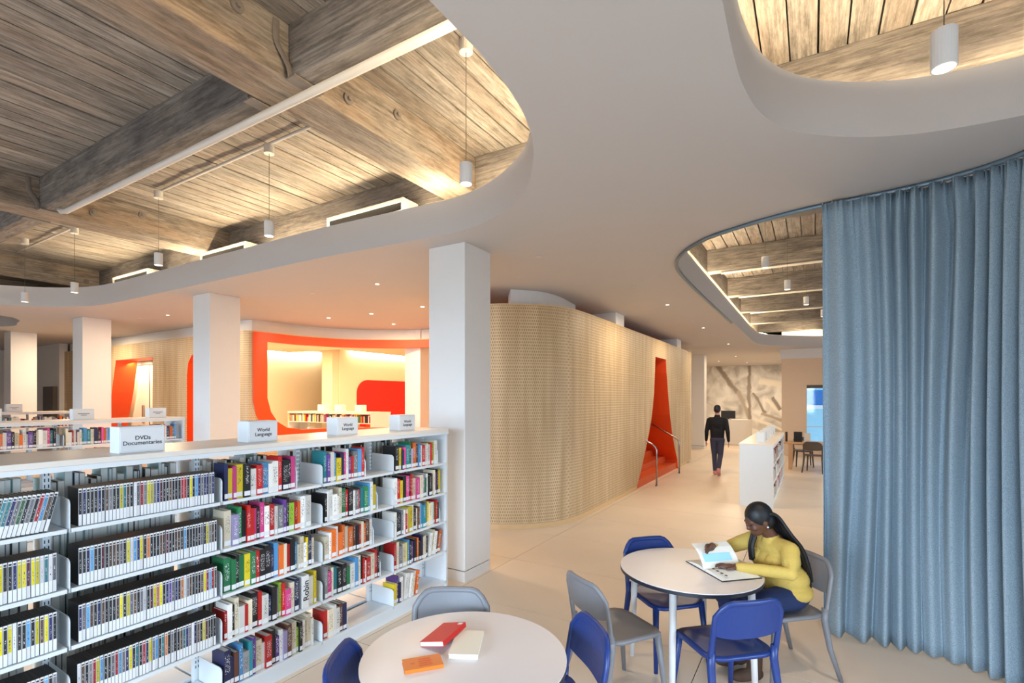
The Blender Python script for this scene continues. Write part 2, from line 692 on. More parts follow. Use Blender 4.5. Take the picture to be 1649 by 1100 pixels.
def wall_with_windows(name, horizontal, fixed, a0, a1, wins, z0=0.6, z1=3.2, top=5.0, th=0.25):
    mb = MB()

    def seg(p, q, za, zb):
        if horizontal:
            mb.span(p, q, fixed - th / 2, fixed + th / 2, za, zb)
        else:
            mb.span(fixed - th / 2, fixed + th / 2, p, q, za, zb)
    cur = a0
    for (p, q) in wins:
        seg(cur, p, 0, top)
        seg(p, q, 0, z0)
        seg(p, q, z1, top)
        cur = q
    seg(cur, a1, 0, top)
    return tag(mb.build(name, M_white), kind='structure')


wall_with_windows('wall_back', True, Y0, X0, X1, [(-12.8, -9.2), (-8.8, -5.2), (-4.8, -1.2), (-0.8, 2.8)])
wall_with_windows('wall_right', False, X1, Y0, 19.7, [(-3.8, -0.4), (0.0, 3.4), (7.8, 13.2), (13.8, 18.2)])
w = MB(); w.span(X0 - 0.25, X0, Y0, Y1, 0, 5.0)
tag(w.build('wall_left', M_white), kind='structure')
w = MB(); w.span(X0, -0.7, Y1, Y1 + 0.25, 0, 5.0)
tag(w.build('wall_far', M_white), kind='structure')

# soffit slab with free-form openings
open1 = [(-12.9, -3.5), (-12.9, 1.0)] + smooth_path([(-12.9, 1.0), (-12.75, 2.0), (-12.35, 2.85), (-11.75, 3.50), (-10.9, 3.83), (-9.6, 3.88)], 6)[1:] + \
        [(-5.0, 3.88)] + smooth_path([(-5.0, 3.88), (-3.7, 3.95), (-3.05, 3.98), (-2.5, 3.83), (-2.0, 3.50), (-1.68, 3.08), (-1.50, 2.72), (-1.40, 2.35), (-1.362, 1.95)], 6)[1:] + [(-1.362, -3.5)]
open2 = [(3.6, -2.5), (-0.32, -2.5), (-0.32, 2.2)] + smooth_path([(-0.32, 2.2), (-0.325, 2.6), (-0.31, 2.92), (-0.25, 3.24), (-0.11, 3.52), (0.12, 3.75), (0.43, 3.93), (0.74, 4.015), (1.1, 4.04)], 6)[1:] + [(3.6, 4.04)]
open3 = [(5.0, 5.05), (0.6, 5.02)] + smooth_path([(0.6, 5.02), (0.1, 5.035), (-0.2, 5.09), (-0.52, 5.22), (-0.9, 5.44), (-1.2, 5.80), (-1.39, 6.27), (-1.46, 6.8), (-1.475, 7.8)], 6)[1:] + \
        [(-1.485, 14.9)] + smooth_path([(-1.485, 14.9), (-1.45, 16.4), (-1.28, 17.35), (-0.68, 18.2), (0.36, 18.97), (1.2, 19.2)], 5)[1:] + [(5.0, 19.2)]
open4 = smooth_path([(-17.6, -1.0), (-14.2, 1.5), (-13.95, 3.2), (-14.25, 3.62), (-14.9, 3.80), (-16.1, 3.80), (-18.6, 2.2)], 5, True)


def slab_with_holes(name, holes, z0, z1, mat):
    cu = bpy.data.curves.new(name, 'CURVE')
    cu.dimensions = '2D'
    cu.fill_mode = 'BOTH'
    cu.extrude = (z1 - z0) / 2

    def sp(pts):
        s = cu.splines.new('POLY')
        s.points.add(len(pts) - 1)
        for i, p in enumerate(pts):
            s.points[i].co = (p[0], p[1], 0, 1)
        s.use_cyclic_u = True
    sp([(X0, Y0), (X1, Y0), (X1, 19.6), (-0.7, 19.6), (-0.7, Y1), (X0, Y1)])
    for h in holes:
        sp(h)
    t = bpy.data.objects.new(name, cu)
    COL.objects.link(t)
    bpy.context.view_layer.update()
    me = bpy.data.meshes.new_from_object(t.evaluated_get(bpy.context.evaluated_depsgraph_get()))
    bpy.data.objects.remove(t)
    me.materials.clear()
    me.materials.append(mat)
    me.name = name
    o = bpy.data.objects.new(name, me)
    COL.objects.link(o)
    o.location = (0, 0, (z0 + z1) / 2)
    return o


ceiling = tag(slab_with_holes('ceiling', [open1, open2, open3, open4], ZC, ZS, M_ceil), kind='structure')

# timber roof above: backing, boards, girders, cross beams
rb = MB(); rb.prism([(X0, Y0), (X1, Y0), (X1, 19.6), (-0.7, 19.6), (-0.7, Y1), (X0, Y1)], ZD + 0.05, ZD + 0.2)
roof = tag(rb.build('ceiling_timber', M_black), kind='structure')
bx = -16.6
bw = 0.188
board_me = None
while bx < 5.0:
    if board_me is None:
        t = MB(); t.box((0, 0, 0), (bw - 0.013, 24.8, 0.05)); board_me = t.mesh('board', M_board)
    o = bpy.data.objects.new('board', board_me)
    COL.objects.link(o)
    o.location = (bx + rnd.uniform(-0.002, 0.002), 6.9, ZD + 0.025 + rnd.uniform(-0.006, 0.006))
    o.parent = roof
    bx += bw


def timber(name, x0, x1, y0, y1, z0, z1, mat):
    t = MB()
    t.box((0, 0, 0), (x1 - x0, y1 - y0, z1 - z0), bev=0.012)
    o = t.build(name, mat, roof)
    o.location = ((x0 + x1) / 2, (y0 + y1) / 2, (z0 + z1) / 2)
    return o


GX = [-12.95, -8.16, -3.385]
for gx in GX:
    timber('girder', gx - 0.2, gx + 0.2, -5.8, 6.5, ZB, ZD + 0.005, M_beamY)
timber('girder', -2.02, -1.62, 6.3, 20.5, ZB, ZD + 0.005, M_beamY)
timber('girder', 1.45, 1.85, -5.8, 4.4, ZB, ZD + 0.005, M_beamY)
XB = [-2.3, -0.05, 2.22, 4.5]
for yb in XB:
    xs = [-17.5] + GX + [1.65, 5.2]
    for a, b_ in zip(xs[:-1], xs[1:]):
        timber('cross_beam', a + 0.2, b_ - 0.2, yb, yb + 0.2, ZB + 0.01, ZD + 0.004, M_beamX)
for yb in (6.95, 9.5, 12.0, 14.4, 16.8, 19.2):
    timber('cross_beam', -1.62, 5.2, yb, yb + 0.24, ZB + 0.01, ZD + 0.004, M_beamX)


def bolt(x, y, z, d):
    t = MB()
    t.tube([(x, y, z), (x + d[0] * 0.015, y + d[1] * 0.015, z)], 0.045, 14)
    t.tube([(x, y, z), (x + d[0] * 0.035, y + d[1] * 0.035, z)], 0.018, 6)
    t.build('bolt', M_iron, roof)


for gx in GX:
    for by in (1.85, 2.75, 3.3, 4.28, 0.6):
        bolt(gx + 0.2, by, ZB + (0.28 if by in (1.85, 3.3) else 0.14), (1, 0))


def hanger(gx, yb, side):
    """iron strap that turns out from the girder face and runs under the cross beam"""
    t = MB()
    x = gx + side * 0.207
    for yy, s in ((yb - 0.012, -1), (yb + 0.212, 1)):
        prof = [(x, yy + s * 0.085, ZB + 0.37), (x, yy + s * 0.085, ZB + 0.25), (x + side * 0.006, yy + s * 0.07, ZB + 0.19), (x + side * 0.02, yy + s * 0.03, ZB + 0.12), (x + side * 0.035, yy + s * 0.006, ZB + 0.06), (x + side * 0.04, yy, ZB - 0.005)]
        t.tube(smooth_path(prof, 4), 0.028, 8, flat=(0.9, 0.35))
    t.box((x + side * 0.05, yb + 0.1, ZB - 0.003), (0.10, 0.25, 0.012))
    o = t.build('beam_hanger', M_iron, roof)


for gx in GX[1:]:
    for yb in (2.22, -0.05):
        hanger(gx, yb, 1)
        hanger(gx, yb, -1)

# columns
def column(name, x, y, s=0.49, z1=ZC, label=None, base=True):
    t = MB()
    t.box((0, 0, z1 / 2 + 0.06), (s, s, z1 - 0.12), bev=0.006)
    t.box((0, 0, 0.055), (s - 0.012, s - 0.012, 0.11))
    o = t.build(name, M_white)
    o.location = (x, y, 0)
    o['label'] = label
    o['category'] = 'column'
    return o


CH = 0.245
column('column', -3.14 - CH, 4.26 + CH, label='square white column at the end of the long bookcase')
column('column', -8.07 - CH, 4.26 + CH, label='square white column beside the second bookcase end')
column('column', -12.68 - CH, 4.2 + CH, label='square white column beside the bookcase nearest the left wall opening')
column('column', -16.95 - CH, 4.2 + CH, label='square white column furthest along the row past the bookcases')
column('column', -8.07 - CH, 9.15 + CH, label='white column standing inside the orange portal room')
column('column', -3.23 - CH, 9.25 + CH, label='white column rising out of the slotted wooden volume, nearer the bookcases')
column('column', -3.23 - CH, 14.32 + CH, label='white column rising out of the slotted wooden volume beyond the orange stair')
column('column', -3.78, 20.35, label='pale column standing in front of the floral mural')

# soffit LED strips (they light the timbers from the hidden ledge)
def led(name, pts, label, z=ZS + 0.014, mat=None, w=0.012):
    t = MB()
    t.tube([(p[0], p[1], z) for p in pts], w, 6)
    o = t.build(name, mat or M_led)
    tag(o, label, 'light strip')
    return o


led('led_strip', [(-11.6, 3.75), (-10.9, 4.0), (-9.6, 4.06), (-5.0, 4.06), (-3.4, 4.14), (-2.45, 4.05), (-1.85, 3.68), (-1.42, 3.15), (-1.22, 2.6), (-1.18, 1.2)],
    'warm LED strip lying behind the rim of the large ceiling opening')
led('led_strip', [(-0.55, 1.0), (-0.55, 2.7), (-0.45, 3.4), (-0.05, 3.95), (0.6, 4.25), (1.3, 4.3), (3.2, 4.3)],
    'warm LED strip behind the rim of the opening over the curtain side')
led('led_strip', [(-1.3, 5.7), (-1.58, 6.6), (-1.6, 8.0), (-1.6, 14.9), (-1.55, 16.8), (-0.95, 18.5), (0.2, 19.3)],
    'warm LED strip behind the rim of the opening over the reading desks')

# ------------------------------------------------------------------ slotted timber volume
def arclen(path):
    s = [0.0]
    for a, b_ in zip(path[:-1], path[1:]):
        s.append(s[-1] + math.hypot(b_[0] - a[0], b_[1] - a[1]))
    return s


vpath = [(-19.5, 6.02), (-17.0, 6.02), (-14.0, 6.02), (-11.5, 6.02), (-10.25, 6.02)] + \
    smooth_path([(-10.25, 6.02), (-10.0, 6.12), (-9.93, 6.55), (-9.88, 7.2), (-9.48, 8.13), (-8.62, 8.82), (-7.82, 9.12), (-6.95, 9.1), (-6.2, 8.6), (-5.75, 7.7),
                 (-5.6, 6.9), (-5.25, 6.35), (-4.7, 6.14), (-4.12, 6.22), (-3.79, 6.40), (-3.50, 6.66), (-3.32, 6.95), (-3.22, 7.4), (-3.2, 8.0)], 8)[1:] + \
    [(-3.2, 16.4)]
vs_ = arclen(vpath)


def vpt(s, off=0.0):
    s = max(0.0, min(vs_[-1] - 1e-6, s))
    for i in range(len(vs_) - 1):
        if vs_[i + 1] >= s:
            break
    a, b_ = vpath[i], vpath[i + 1]
    L = vs_[i + 1] - vs_[i]
    t = (s - vs_[i]) / L
    tx_, ty_ = (b_[0] - a[0]) / L, (b_[1] - a[1]) / L
    return (a[0] + (b_[0] - a[0]) * t - ty_ * off, a[1] + (b_[1] - a[1]) * t + tx_ * off)


def s_of(x, y):
    best, bs = 1e9, 0
    for k in range(int(vs_[-1] / 0.01)):
        p = vpt(k * 0.01)
        d = (p[0] - x) ** 2 + (p[1] - y) ** 2
        if d < best:
            best, bs = d, k * 0.01
    return bs


def interp(tab, x):
    if x <= tab[0][0]:
        return tab[0][1]
    for (a, va), (b_, vb) in zip(tab[:-1], tab[1:]):
        if x <= b_:
            return va + (vb - va) * (x - a) / (b_ - a) if b_ > a else vb
    return tab[-1][1]


ZV = 3.35
sDoorL, sDoorR = s_of(-17.0, 6.02), s_of(-13.98, 6.02)
sNicL, sNicR = s_of(-12.36, 6.02), s_of(-10.75, 6.02)
sPor0 = s_of(-9.99, 6.14)
sPor1 = s_of(-6.3, 8.7)
s16 = s_of(-3.2, 16.0)
sY = lambda y: s16 - 16.0 + y
holes = [
    # (s, low, high) along each opening, and depth of its painted reveal
    ('door', [(sDoorL, 0, 0.02), (sDoorL + 0.5, 0, 1.46), (sDoorL + 0.75, 0, 2.1), (sDoorL + 1.0, 0, 2.96), (sDoorR, 0, 2.96)], 0.5),
    ('niche', [(sNicL, 0.0, 2.45), (sNicL + 0.06, 0, 2.75), (sNicL + 0.2, 0, 2.92), (sNicL + 0.4, 0, 2.97), (sNicR, 0, 2.97)], 0.45),
    ('portal', [(sPor0 + 0.30, 1.95, 3.15), (sPor0 + 0.38, 1.65, 3.15), (sPor0 + 0.52, 1.44, 3.15), (sPor0 + 0.75, 1.30, 3.15), (sPor0 + 1.1, 1.24, 3.15), (sPor1 - 0.8, 1.24, 3.15),
                (sPor1 - 0.5, 1.4, 3.15), (sPor1 - 0.3, 1.9, 3.15)], 0.10),
    ('stair', [(sY(10.446), 0, 0.01), (sY(10.75), 0, 0.32), (sY(11.13), 0, 0.78), (sY(11.4), 0, 1.14), (sY(11.58), 0, 1.42), (sY(11.72), 0, 1.72), (sY(11.84), 0, 2.1), (sY(11.92), 0, 2.6), (sY(11.95), 0, 2.93),
               (sY(12.93), 0, 2.93), (sY(13.0), 0, 2.6), (sY(13.19), 0, 1.97), (sY(13.35), 0, 1.5), (sY(13.55), 0, 1.08), (sY(13.9), 0, 0.58), (sY(14.2), 0, 0.24), (sY(14.24), 0, 0.0)], 1.3),
]
ss = set(round(k * 0.12, 4) for k in range(int(sY(15.4) / 0.12) + 1))
ss.add(sY(15.4))
for nm, tab, dp in holes:
    for t in tab:
        ss.add(round(t[0], 4))
ss = sorted(ss)


def hole_at(s, side):
    for nm, tab, dp in holes:
        a, b_ = round(tab[0][0], 4), round(tab[-1][0], 4)
        if (side > 0 and a <= s < b_) or (side < 0 and a < s <= b_):
            lo = interp([(t[0], t[1]) for t in tab], s)
            hi = interp([(t[0], t[2]) for t in tab], s)
            return lo, hi
    return None


def wall_skin(off, mbuild, z0, z1, flip=False):
    for a, b_ in zip(ss[:-1], ss[1:]):
        pa, pb = vpt(a, off), vpt(b_, off)
        ha, hb = hole_at(a, 1), hole_at(b_, -1)
        spans = [((z0, z1), (z0, z1))] if not (ha and hb) else [((z0, ha[0]), (z0, hb[0])), ((ha[1], z1), (hb[1], z1))]
        for (a0, a1), (b0, b1) in spans:
            if a1 - a0 < 1e-4 and b1 - b0 < 1e-4:
                continue
            q = [(pa[0], pa[1], a0), (pb[0], pb[1], b0), (pb[0], pb[1], b1), (pa[0], pa[1], a1)]
            uv = [(a, a0), (b_, b0), (b_, b1), (a, a1)]
            if flip:
                q.reverse(); uv.reverse()
            mbuild.poly(q, 0, uv)


vol = empty('slotted_timber_enclosure', (-3.2, 8.0, 0))
tag(vol, 'curving enclosure clad in slotted pale plywood with orange openings', 'partition')
inv = Matrix.Translation((3.2, -8.0, 0))


def vbuild(mb, name, mats, parent=None, smooth=False):
    mb.v = [tuple(inv @ Vector(v)) for v in mb.v]
    return mb.build(name, mats, parent or vol, smooth)


mb = MB()
wall_skin(0.0, mb, 0.07, ZV)
# wavy far end of the cladding
endtab = [(0.07, 15.99), (0.6, 16.08), (1.2, 16.17), (1.78, 15.83), (2.35, 15.74), (2.93, 16.05), (ZV, 16.08)]
zs = [0.07 + (ZV - 0.07) * k / 24 for k in range(25)]
for za, zb in zip(zs[:-1], zs[1:]):
    ya, yb = interp(endtab, za), interp(endtab, zb)
    mb.poly([(-3.2, 15.4, za), (-3.2, ya, za), (-3.2, yb, zb), (-3.2, 15.4, zb)], 0, [(sY(15.4), za), (sY(ya), za), (sY(yb), zb), (sY(15.4), zb)])
    mb.poly([(-3.2, ya, za), (-3.32, ya, za), (-3.32, yb, zb), (-3.2, yb, zb)], 0, [(0, za), (0.12, za), (0.12, zb), (0, zb)])
vbuild(mb, 'slotted_cladding', M_lattice, smooth=False)
mb = MB()
wall_skin(0.12, mb, 0.0, ZV, True)
vbuild(mb, 'inner_lining', M_cream)
# top edge, base trim and the seam between upper and lower sheets, each unbroken run a piece of its own
def runs(skip):
    cur = []
    for a, b_ in zip(ss[:-1], ss[1:]):
        h = hole_at((a + b_) / 2, 1)
        if h and skip(h):
            if cur:
                yield cur
            cur = []
        else:
            cur.append((a, b_))
    if cur:
        yield cur


for nm, z0, z1, o0, o1, skip in (('top_edge', ZV - 0.012, ZV + 0.006, -0.006, 0.126, lambda h: False), ('base_trim', 0.0, 0.075, -0.012, 0.12, lambda h: h[0] < 0.05), ('sheet_seam', 2.445, 2.453, -0.002, 0.0, lambda h: h[0] < 2.45 < h[1])):
    for run in runs(skip):
        mb = MB()
        for a, b_ in run:
            P = [vpt(a, o0), vpt(b_, o0), vpt(b_, o1), vpt(a, o1)]
            mb.poly([(P[0][0], P[0][1], z0), (P[1][0], P[1][1], z0), (P[1][0], P[1][1], z1), (P[0][0], P[0][1], z1)])
            if nm != 'sheet_seam':
                mb.poly([(p[0], p[1], z1) for p in P])
                mb.poly([(P[3][0], P[3][1], z0), (P[2][0], P[2][1], z0), (P[2][0], P[2][1], z1), (P[3][0], P[3][1], z1)])
        bm = bmesh.new()
        vbuild(mb, nm, M_plytrim)
        bm.free()
# painted reveals of the openings
for nm, tab, dp in holes:
    mb = MB()
    a, b_ = tab[0][0], tab[-1][0]
    cols = [s for s in ss if a - 1e-3 <= s <= b_ + 1e-3]
    rows = [(s, interp([(t[0], t[1]) for t in tab], s), interp([(t[0], t[2]) for t in tab], s)) for s in cols]

    def strip(edge):
        for (sa, za), (sb, zb) in zip(edge[:-1], edge[1:]):
            p0, p1, p2, p3 = vpt(sa, -0.004), vpt(sb, -0.004), vpt(sb, dp), vpt(sa, dp)
            mb.poly([(p0[0], p0[1], za), (p1[0], p1[1], zb), (p2[0], p2[1], zb), (p3[0], p3[1], za)])
    strip([(r[0], r[2]) for r in rows])
    if rows[0][1] > 0.5:
        strip([(r[0], r[1]) for r in rows])
    for r in (rows[0], rows[-1]):
        if r[2] - r[1] > 0.05:
            p0, p1 = vpt(r[0], -0.004), vpt(r[0], dp)
            mb.poly([(p0[0], p0[1], r[1]), (p1[0], p1[1], r[1]), (p1[0], p1[1], r[2]), (p0[0], p0[1], r[2])])
    if nm == 'niche':
        p0, p1 = vpt(a - 0.3, dp), vpt(b_ + 0.2, dp)
        mb.poly([(p0[0], p0[1], 0), (p1[0], p1[1], 0), (p1[0], p1[1], 3.1), (p0[0], p0[1], 3.1)])
    vbuild(mb, 'orange_reveal', M_orange)
# broad orange border painted on the curved cladding round the portal
OUT = [(sPor0, 1.9, 3.34), (sPor0 + 0.06, 1.6, 3.34), (sPor0 + 0.2, 1.32, 3.34), (sPor0 + 0.45, 1.14, 3.34), (sPor0 + 0.9, 1.08, 3.34), (sPor1 - 0.5, 1.08, 3.34), (sPor1 - 0.15, 1.3, 3.34), (sPor1, 1.9, 3.34)]
cols = sorted(set([s for s in ss if sPor0 <= s <= sPor1] + [t_[0] for t_ in OUT] + [sPor0 + 0.02 * k for k in range(30)]))
mb = MB()
for a, b_ in zip(cols[:-1], cols[1:]):
    row = []
    for q in (a, b_):
        lo, hi = interp([(t_[0], t_[1]) for t_ in OUT], q), 3.34
        h = hole_at(q, 1 if q == a else -1)
        row.append((q, lo, hi, h))
    pa, pb = vpt(a, -0.008), vpt(b_, -0.008)
    ha, hb = row[0][3], row[1][3]
    if ha and hb:
        sp_ = [((row[0][1], ha[0]), (row[1][1], hb[0])), ((ha[1], row[0][2]), (hb[1], row[1][2]))]
    else:
        sp_ = [((row[0][1], row[0][2]), (row[1][1], row[1][2]))]
    for (a0, a1), (b0, b1) in sp_:
        mb.poly([(pa[0], pa[1], a0), (pb[0], pb[1], b0), (pb[0], pb[1], b1), (pa[0], pa[1], a1)])
vbuild(mb, 'orange_portal_border', M_orange)
# stair: three treads rising into the volume, orange inner walls
for k in range(4):
    mb = MB()
    mb.span(-3.23 - 0.3 * k - (0.3 if k < 3 else 3.0), -3.23 - 0.3 * k, 10.3, 14.25, 0.0, 0.165 * (k + 1))
    mb.v = [tuple(inv @ Vector(v)) for v in mb.v]
    mb.build('stair_tread', M_orangeD, vol)
mb = MB()
mb.span(-6.4, -3.34, 14.25, 14.30, 0, 3.3)
mb.span(-6.4, -3.34, 10.2, 10.28, 0, 3.3)
mb.span(-6.5, -6.4, 10.2, 14.3, 0, 3.3)
vbuild(mb, 'stair_wall', M_orange)
# white bulkhead that closes the gap to the soffit
for s0, s1, nm in ((0.0, s_of(-7.6, 9.12), 'bulkhead'), (s_of(-3.84, 6.37), s_of(-3.2, 8.2), 'bulkhead')):
    mb = MB()
    k = s0
    while k < s1 - 1e-6:
        k2 = min(k + 0.12, s1)
        o0 = 0.13 if s0 == 0 else 0.16 + 0.25 * max(0, (k - s0) / (s1 - s0))
        o2 = 0.13 if s0 == 0 else 0.16 + 0.25 * max(0, (k2 - s0) / (s1 - s0))
        pa, pb, pc, pd = vpt(k, o0), vpt(k2, o2), vpt(k2, o2 + 0.5), vpt(k, o0 + 0.5)
        mb.poly([(pa[0], pa[1], ZV - 0.1), (pb[0], pb[1], ZV - 0.1), (pb[0], pb[1], ZC), (pa[0], pa[1], ZC)])
        if s0 > 0 and k == s0:
            mb.poly([(pd[0], pd[1], ZV - 0.1), (pa[0], pa[1], ZV - 0.1), (pa[0], pa[1], ZC), (pd[0], pd[1], ZC)])
        k = k2
    vbuild(mb, nm, M_white)

# steel handrails in front of the orange stair
def rail(ybase, ytop, label):
    t = MB()
    t.tube([(0, 0, 0), (0, 0, 0.80), (-0.03, 0, 0.86), (-0.10, 0, 0.92), (-1.3, 0, 1.58)], 0.018, 10)
    t.cyl((0, 0, 0), 0.035, 0.008, 14)
    o = t.build('handrail', M_steel, None, True)
    o.location = (-2.96, ybase, 0)
    tag(o, label, 'handrail')


rail(11.15, 0, 'bent steel handrail at the bookcase side of the orange stair')
rail(13.35, 0, 'bent steel handrail at the mural side of the orange stair')

# ------------------------------------------------------------------ room behind the portal
def wall_seg(name, p, q, z0, z1, mat, th=0.12):
    dx, dy = q[0] - p[0], q[1] - p[1]
    L = math.hypot(dx, dy)
    t = MB()
    t.box((0, 0, (z0 + z1) / 2), (L, th, z1 - z0))
    o = t.build(name, mat)
    o.location = ((p[0] + q[0]) / 2, (p[1] + q[1]) / 2, 0)
    o.rotation_euler.z = math.atan2(dy, dx)
    tag(o, kind='structure')
    return o


wall_seg('wall_portal_left', (-14.9, 6.6), (-16.0, 13.2), 0, 3.6, M_cream)
wall_seg('wall_portal_right', (-13.06, 10.9), (-13.06, 18.0), 0, 3.6, M_cream)
wall_seg('wall_portal_back', (-16.5, 18.0), (-3.6, 18.0), 0, 3.6, M_cream)
wall_seg('wall_portal_side', (-6.56, 9.6), (-6.56, 18.0), 0, 3.5, M_cream)
t = MB(); t.box((0, 0, 1.8), (0.5, 0.5, 3.6), bev=0.006)
o = t.build('column', M_cream); o.location = (-13.3, 10.9, 0)
tag(o, 'cream column between the two glowing walls of the portal room', 'column')
t = MB(); t.prism([(-9.6, 7.9), (-8.6, 9.0), (-6.62, 9.4), (-6.62, 17.9), (-15.8, 17.9), (-15.8, 13.0), (-14.9, 6.75), (-10.3, 6.6)], 0.0, 0.45)
tag(t.build('floor_portal', M_floor), kind='structure')
t = MB(); t.prism([(-10.6, 6.75), (-9.9, 8.4), (-8.7, 9.35), (-6.7, 9.6), (-6.7, 17.8), (-12.75, 17.8), (-12.75, 10.6), (-15.0, 10.5), (-14.6, 6.75)], 3.47, 3.52)
tag(t.build('ceiling_portal', M_cream), kind='structure')
led('cove_light', [(-12.9, 11.3), (-12.9, 17.6)], 'glowing cove light above the red wall panel', 3.50, M_ledw, 0.035)
led('cove_light', [(-14.95, 8.4), (-15.62, 12.4)], 'glowing cove light above the plain cream wall', 3.50, M_ledw, 0.035)
for wx, wy in ((-13.3, 8.6), (-11.5, 9.0), (-10.0, 12.0), (-8.6, 14.5)):
    area('portal_room_fill', (wx, wy, 3.44), (0.3, 0.3), 95, (1.0, 0.78, 0.50), (0, 0, -1))  # added fill lamps that brighten the cream room, without fixtures
t = MB()
prof = [(15.6, 1.0), (15.6, 2.56)] + [(12.05 - 0.45 * math.sin(a), 2.11 + 0.45 * math.cos(a)) for a in [k * math.pi / 16 for k in range(9)]] + [(11.6, 1.0)]
n = len(prof)
t.poly([(-12.96, p[0], p[1]) for p in prof])
for k in range(n):
    a, b_ = prof[k], prof[(k + 1) % n]
    t.poly([(-12.96, a[0], a[1]), (-13.0, a[0], a[1]), (-13.0, b_[0], b_[1]), (-12.96, b_[0], b_[1])])
tag(t.build('wall_panel', M_red), 'red wall panel with a rounded upper corner in the cream room', 'panel')
t = MB(); t.box((0, 0, 0.30), (0.55, 3.4, 0.60), bev=0.02)
o = t.build('bench', M_orange); o.location = (-12.66, 13.6, 0.45)
tag(o, 'orange bench block under the red wall panel', 'bench')
# door with its cream leaf in the left opening
d = empty('door_1', (-16.0, 6.62, 0)); tag(d, kind='structure')
t = MB(); t.span(-0.9, 1.3, 0, 0.05, 0.0, 2.85); leaf = t.build('door_leaf', M_cream, d)
t = MB(); t.span(-1.3, 1.3, -0.05, 0.05, 2.86, 2.98); t.build('door_header', M_darkgrey, d)
t = MB(); t.poly([(-1.02, -0.05, 2.95), (-0.92, -0.05, 2.95), (-0.92, 0.04, 2.95), (-1.02, 0.04, 2.95)]); t.poly([(-1.55, -0.05, 0), (-1.02, -0.05, 2.95), (-0.90, -0.05, 2.95), (-1.43, -0.05, 0)]); t.poly([(-1.43, -0.05, 0), (-0.90, -0.05, 2.95), (-0.90, 0.04, 2.95), (-1.43, 0.04, 0)]); t.build('door_post', M_darkgrey, d)
t = MB(); t.span(0.12, 0.17, -0.05, -0.01, 1.25, 1.75); t.build('door_handle', M_steel, leaf)
t = MB(); t.span(0.45, 0.47, -0.012, 0.0, 0.0, 2.85); t.build('door_joint', M_darkgrey, leaf)
wall_seg('wall_behind_door', (-19.0, 7.4), (-14.2, 7.4), 0, 3.5, M_cream)
area('entry_fill', (-16.0, 6.36, 2.9), (1.2, 0.15), 30, (1.0, 0.84, 0.55), (0, 0.35, -1))  # added fill lamp that brightens the door leaf, no fixture behind it
t = MB(); t.span(-24.0, -19.5, 5.9, 6.1, 0, 3.6); tag(t.build('wall_left_end', M_white), kind='structure')
t = MB(); t.span(-20.4, -19.6, 5.78, 5.88, 1.25, 2.3); tag(t.build('notice_board', M_darkgrey), 'brown framed board on the far left white wall', 'board')

# ------------------------------------------------------------------ mural end, right wall, far window
t = MB(); t.span(-8.0, -0.92, 28.0, 28.15, 0, 3.6)
tag(t.build('wall_mural', M_mural), kind='structure')
t = MB(); t.span(-0.9, -0.7, 19.62, 30.0, 0, 4.8)
tag(t.build('wall_return', M_white), kind='structure')
rw = empty('wall_desk', (0, 19.4, 0)); tag(rw, kind='structure')
t = MB()
t.span(-0.9, -0.16, 0, 0.2, 0, 3.28); t.span(1.4, 6.0, 0, 0.2, 0, 3.28)
t.span(-0.16, 1.4, 0, 0.2, 0, 0.44); t.span(-0.16, 1.4, 0, 0.2, 2.38, 3.28)
t.build('wall_face', plain('warm_wall', rgb(226, 200, 172), 0.6, 0.02), rw)
t = MB(); t.span(-0.95, 6.0, -0.08, 0.2, 3.28, 3.598); t.build('cornice', M_white, rw)
t = MB(); t.span(-0.9, 6.0, 0.0, 0.2, 3.6, 4.8); t.build('upper_wall', M_white, rw)
wn = empty('window_1', (0.62, 19.44, 0)); tag(wn, kind='structure')
t = MB(); t.span(-0.78, 0.78, -0.05, 0.1, 2.28, 2.38); t.build('window_head', M_darkgrey, wn)
m, nt, b = new_mat('window_glass')
tr = nt.nodes.new('ShaderNodeBsdfTransparent')
gl = nt.nodes.new('ShaderNodeBsdfGlossy')
gl.inputs['Roughness'].default_value = 0.05
mx = nt.nodes.new('ShaderNodeMixShader')
mx.inputs[0].default_value = 0.06
nt.links.new(tr.outputs[0], mx.inputs[1])
nt.links.new(gl.outputs[0], mx.inputs[2])
nt.links.new(mx.outputs[0], nt.nodes['Material Output'].inputs['Surface'])
t = MB(); t.poly([(-0.775, 0.06, 0.46), (0.775, 0.06, 0.46), (0.775, 0.06, 2.28), (-0.775, 0.06, 2.28)]); t.build('pane', m, wn)
t = MB()
t.span(-0.775, 0.775, 0.0, 0.09, 0.44, 0.48); t.span(-0.775, 0.775, 0.03, 0.09, 0.98, 1.0)
t.build('window_sill', M_white, wn)
# the building across the street, seen through the window
fx = empty('far_building', (3.0, 27.0, 0)); tag(fx, 'pale building with a broad blue band seen through the far window', 'building')
for nm, z0, z1, mm in (('facade_band', -1.0, 0.55, M_facadel), ('facade_band', 0.55, 1.45, M_facadel), ('facade_ledge', 1.45, 1.62, M_facade), ('blue_band', 1.62, 2.32, M_facadeb), ('facade_band', 2.32, 4.5, M_facadel)):
    t = MB(); t.span(-3.65, 6.0, -0.05 if 'ledge' in nm else 0, 0.4, z0, z1); t.build(nm, mm, fx)

# reading desk with two chairs by the far window
dk = empty('reading_desk', (0.5, 15.95, 0)); tag(dk, 'pale oak reading desk below the far window', 'desk')
t = MB(); t.box((0, 0, 0.72), (2.4, 0.75, 0.045), bev=0.008); t.build('desk_top', M_desk, dk)
for sx in (-1.02, 1.02):
    for sy in (-0.30, 0.30):
        t = MB(); t.box((sx, sy, 0.35), (0.09, 0.07, 0.70)); t.build('leg', M_desk, dk)


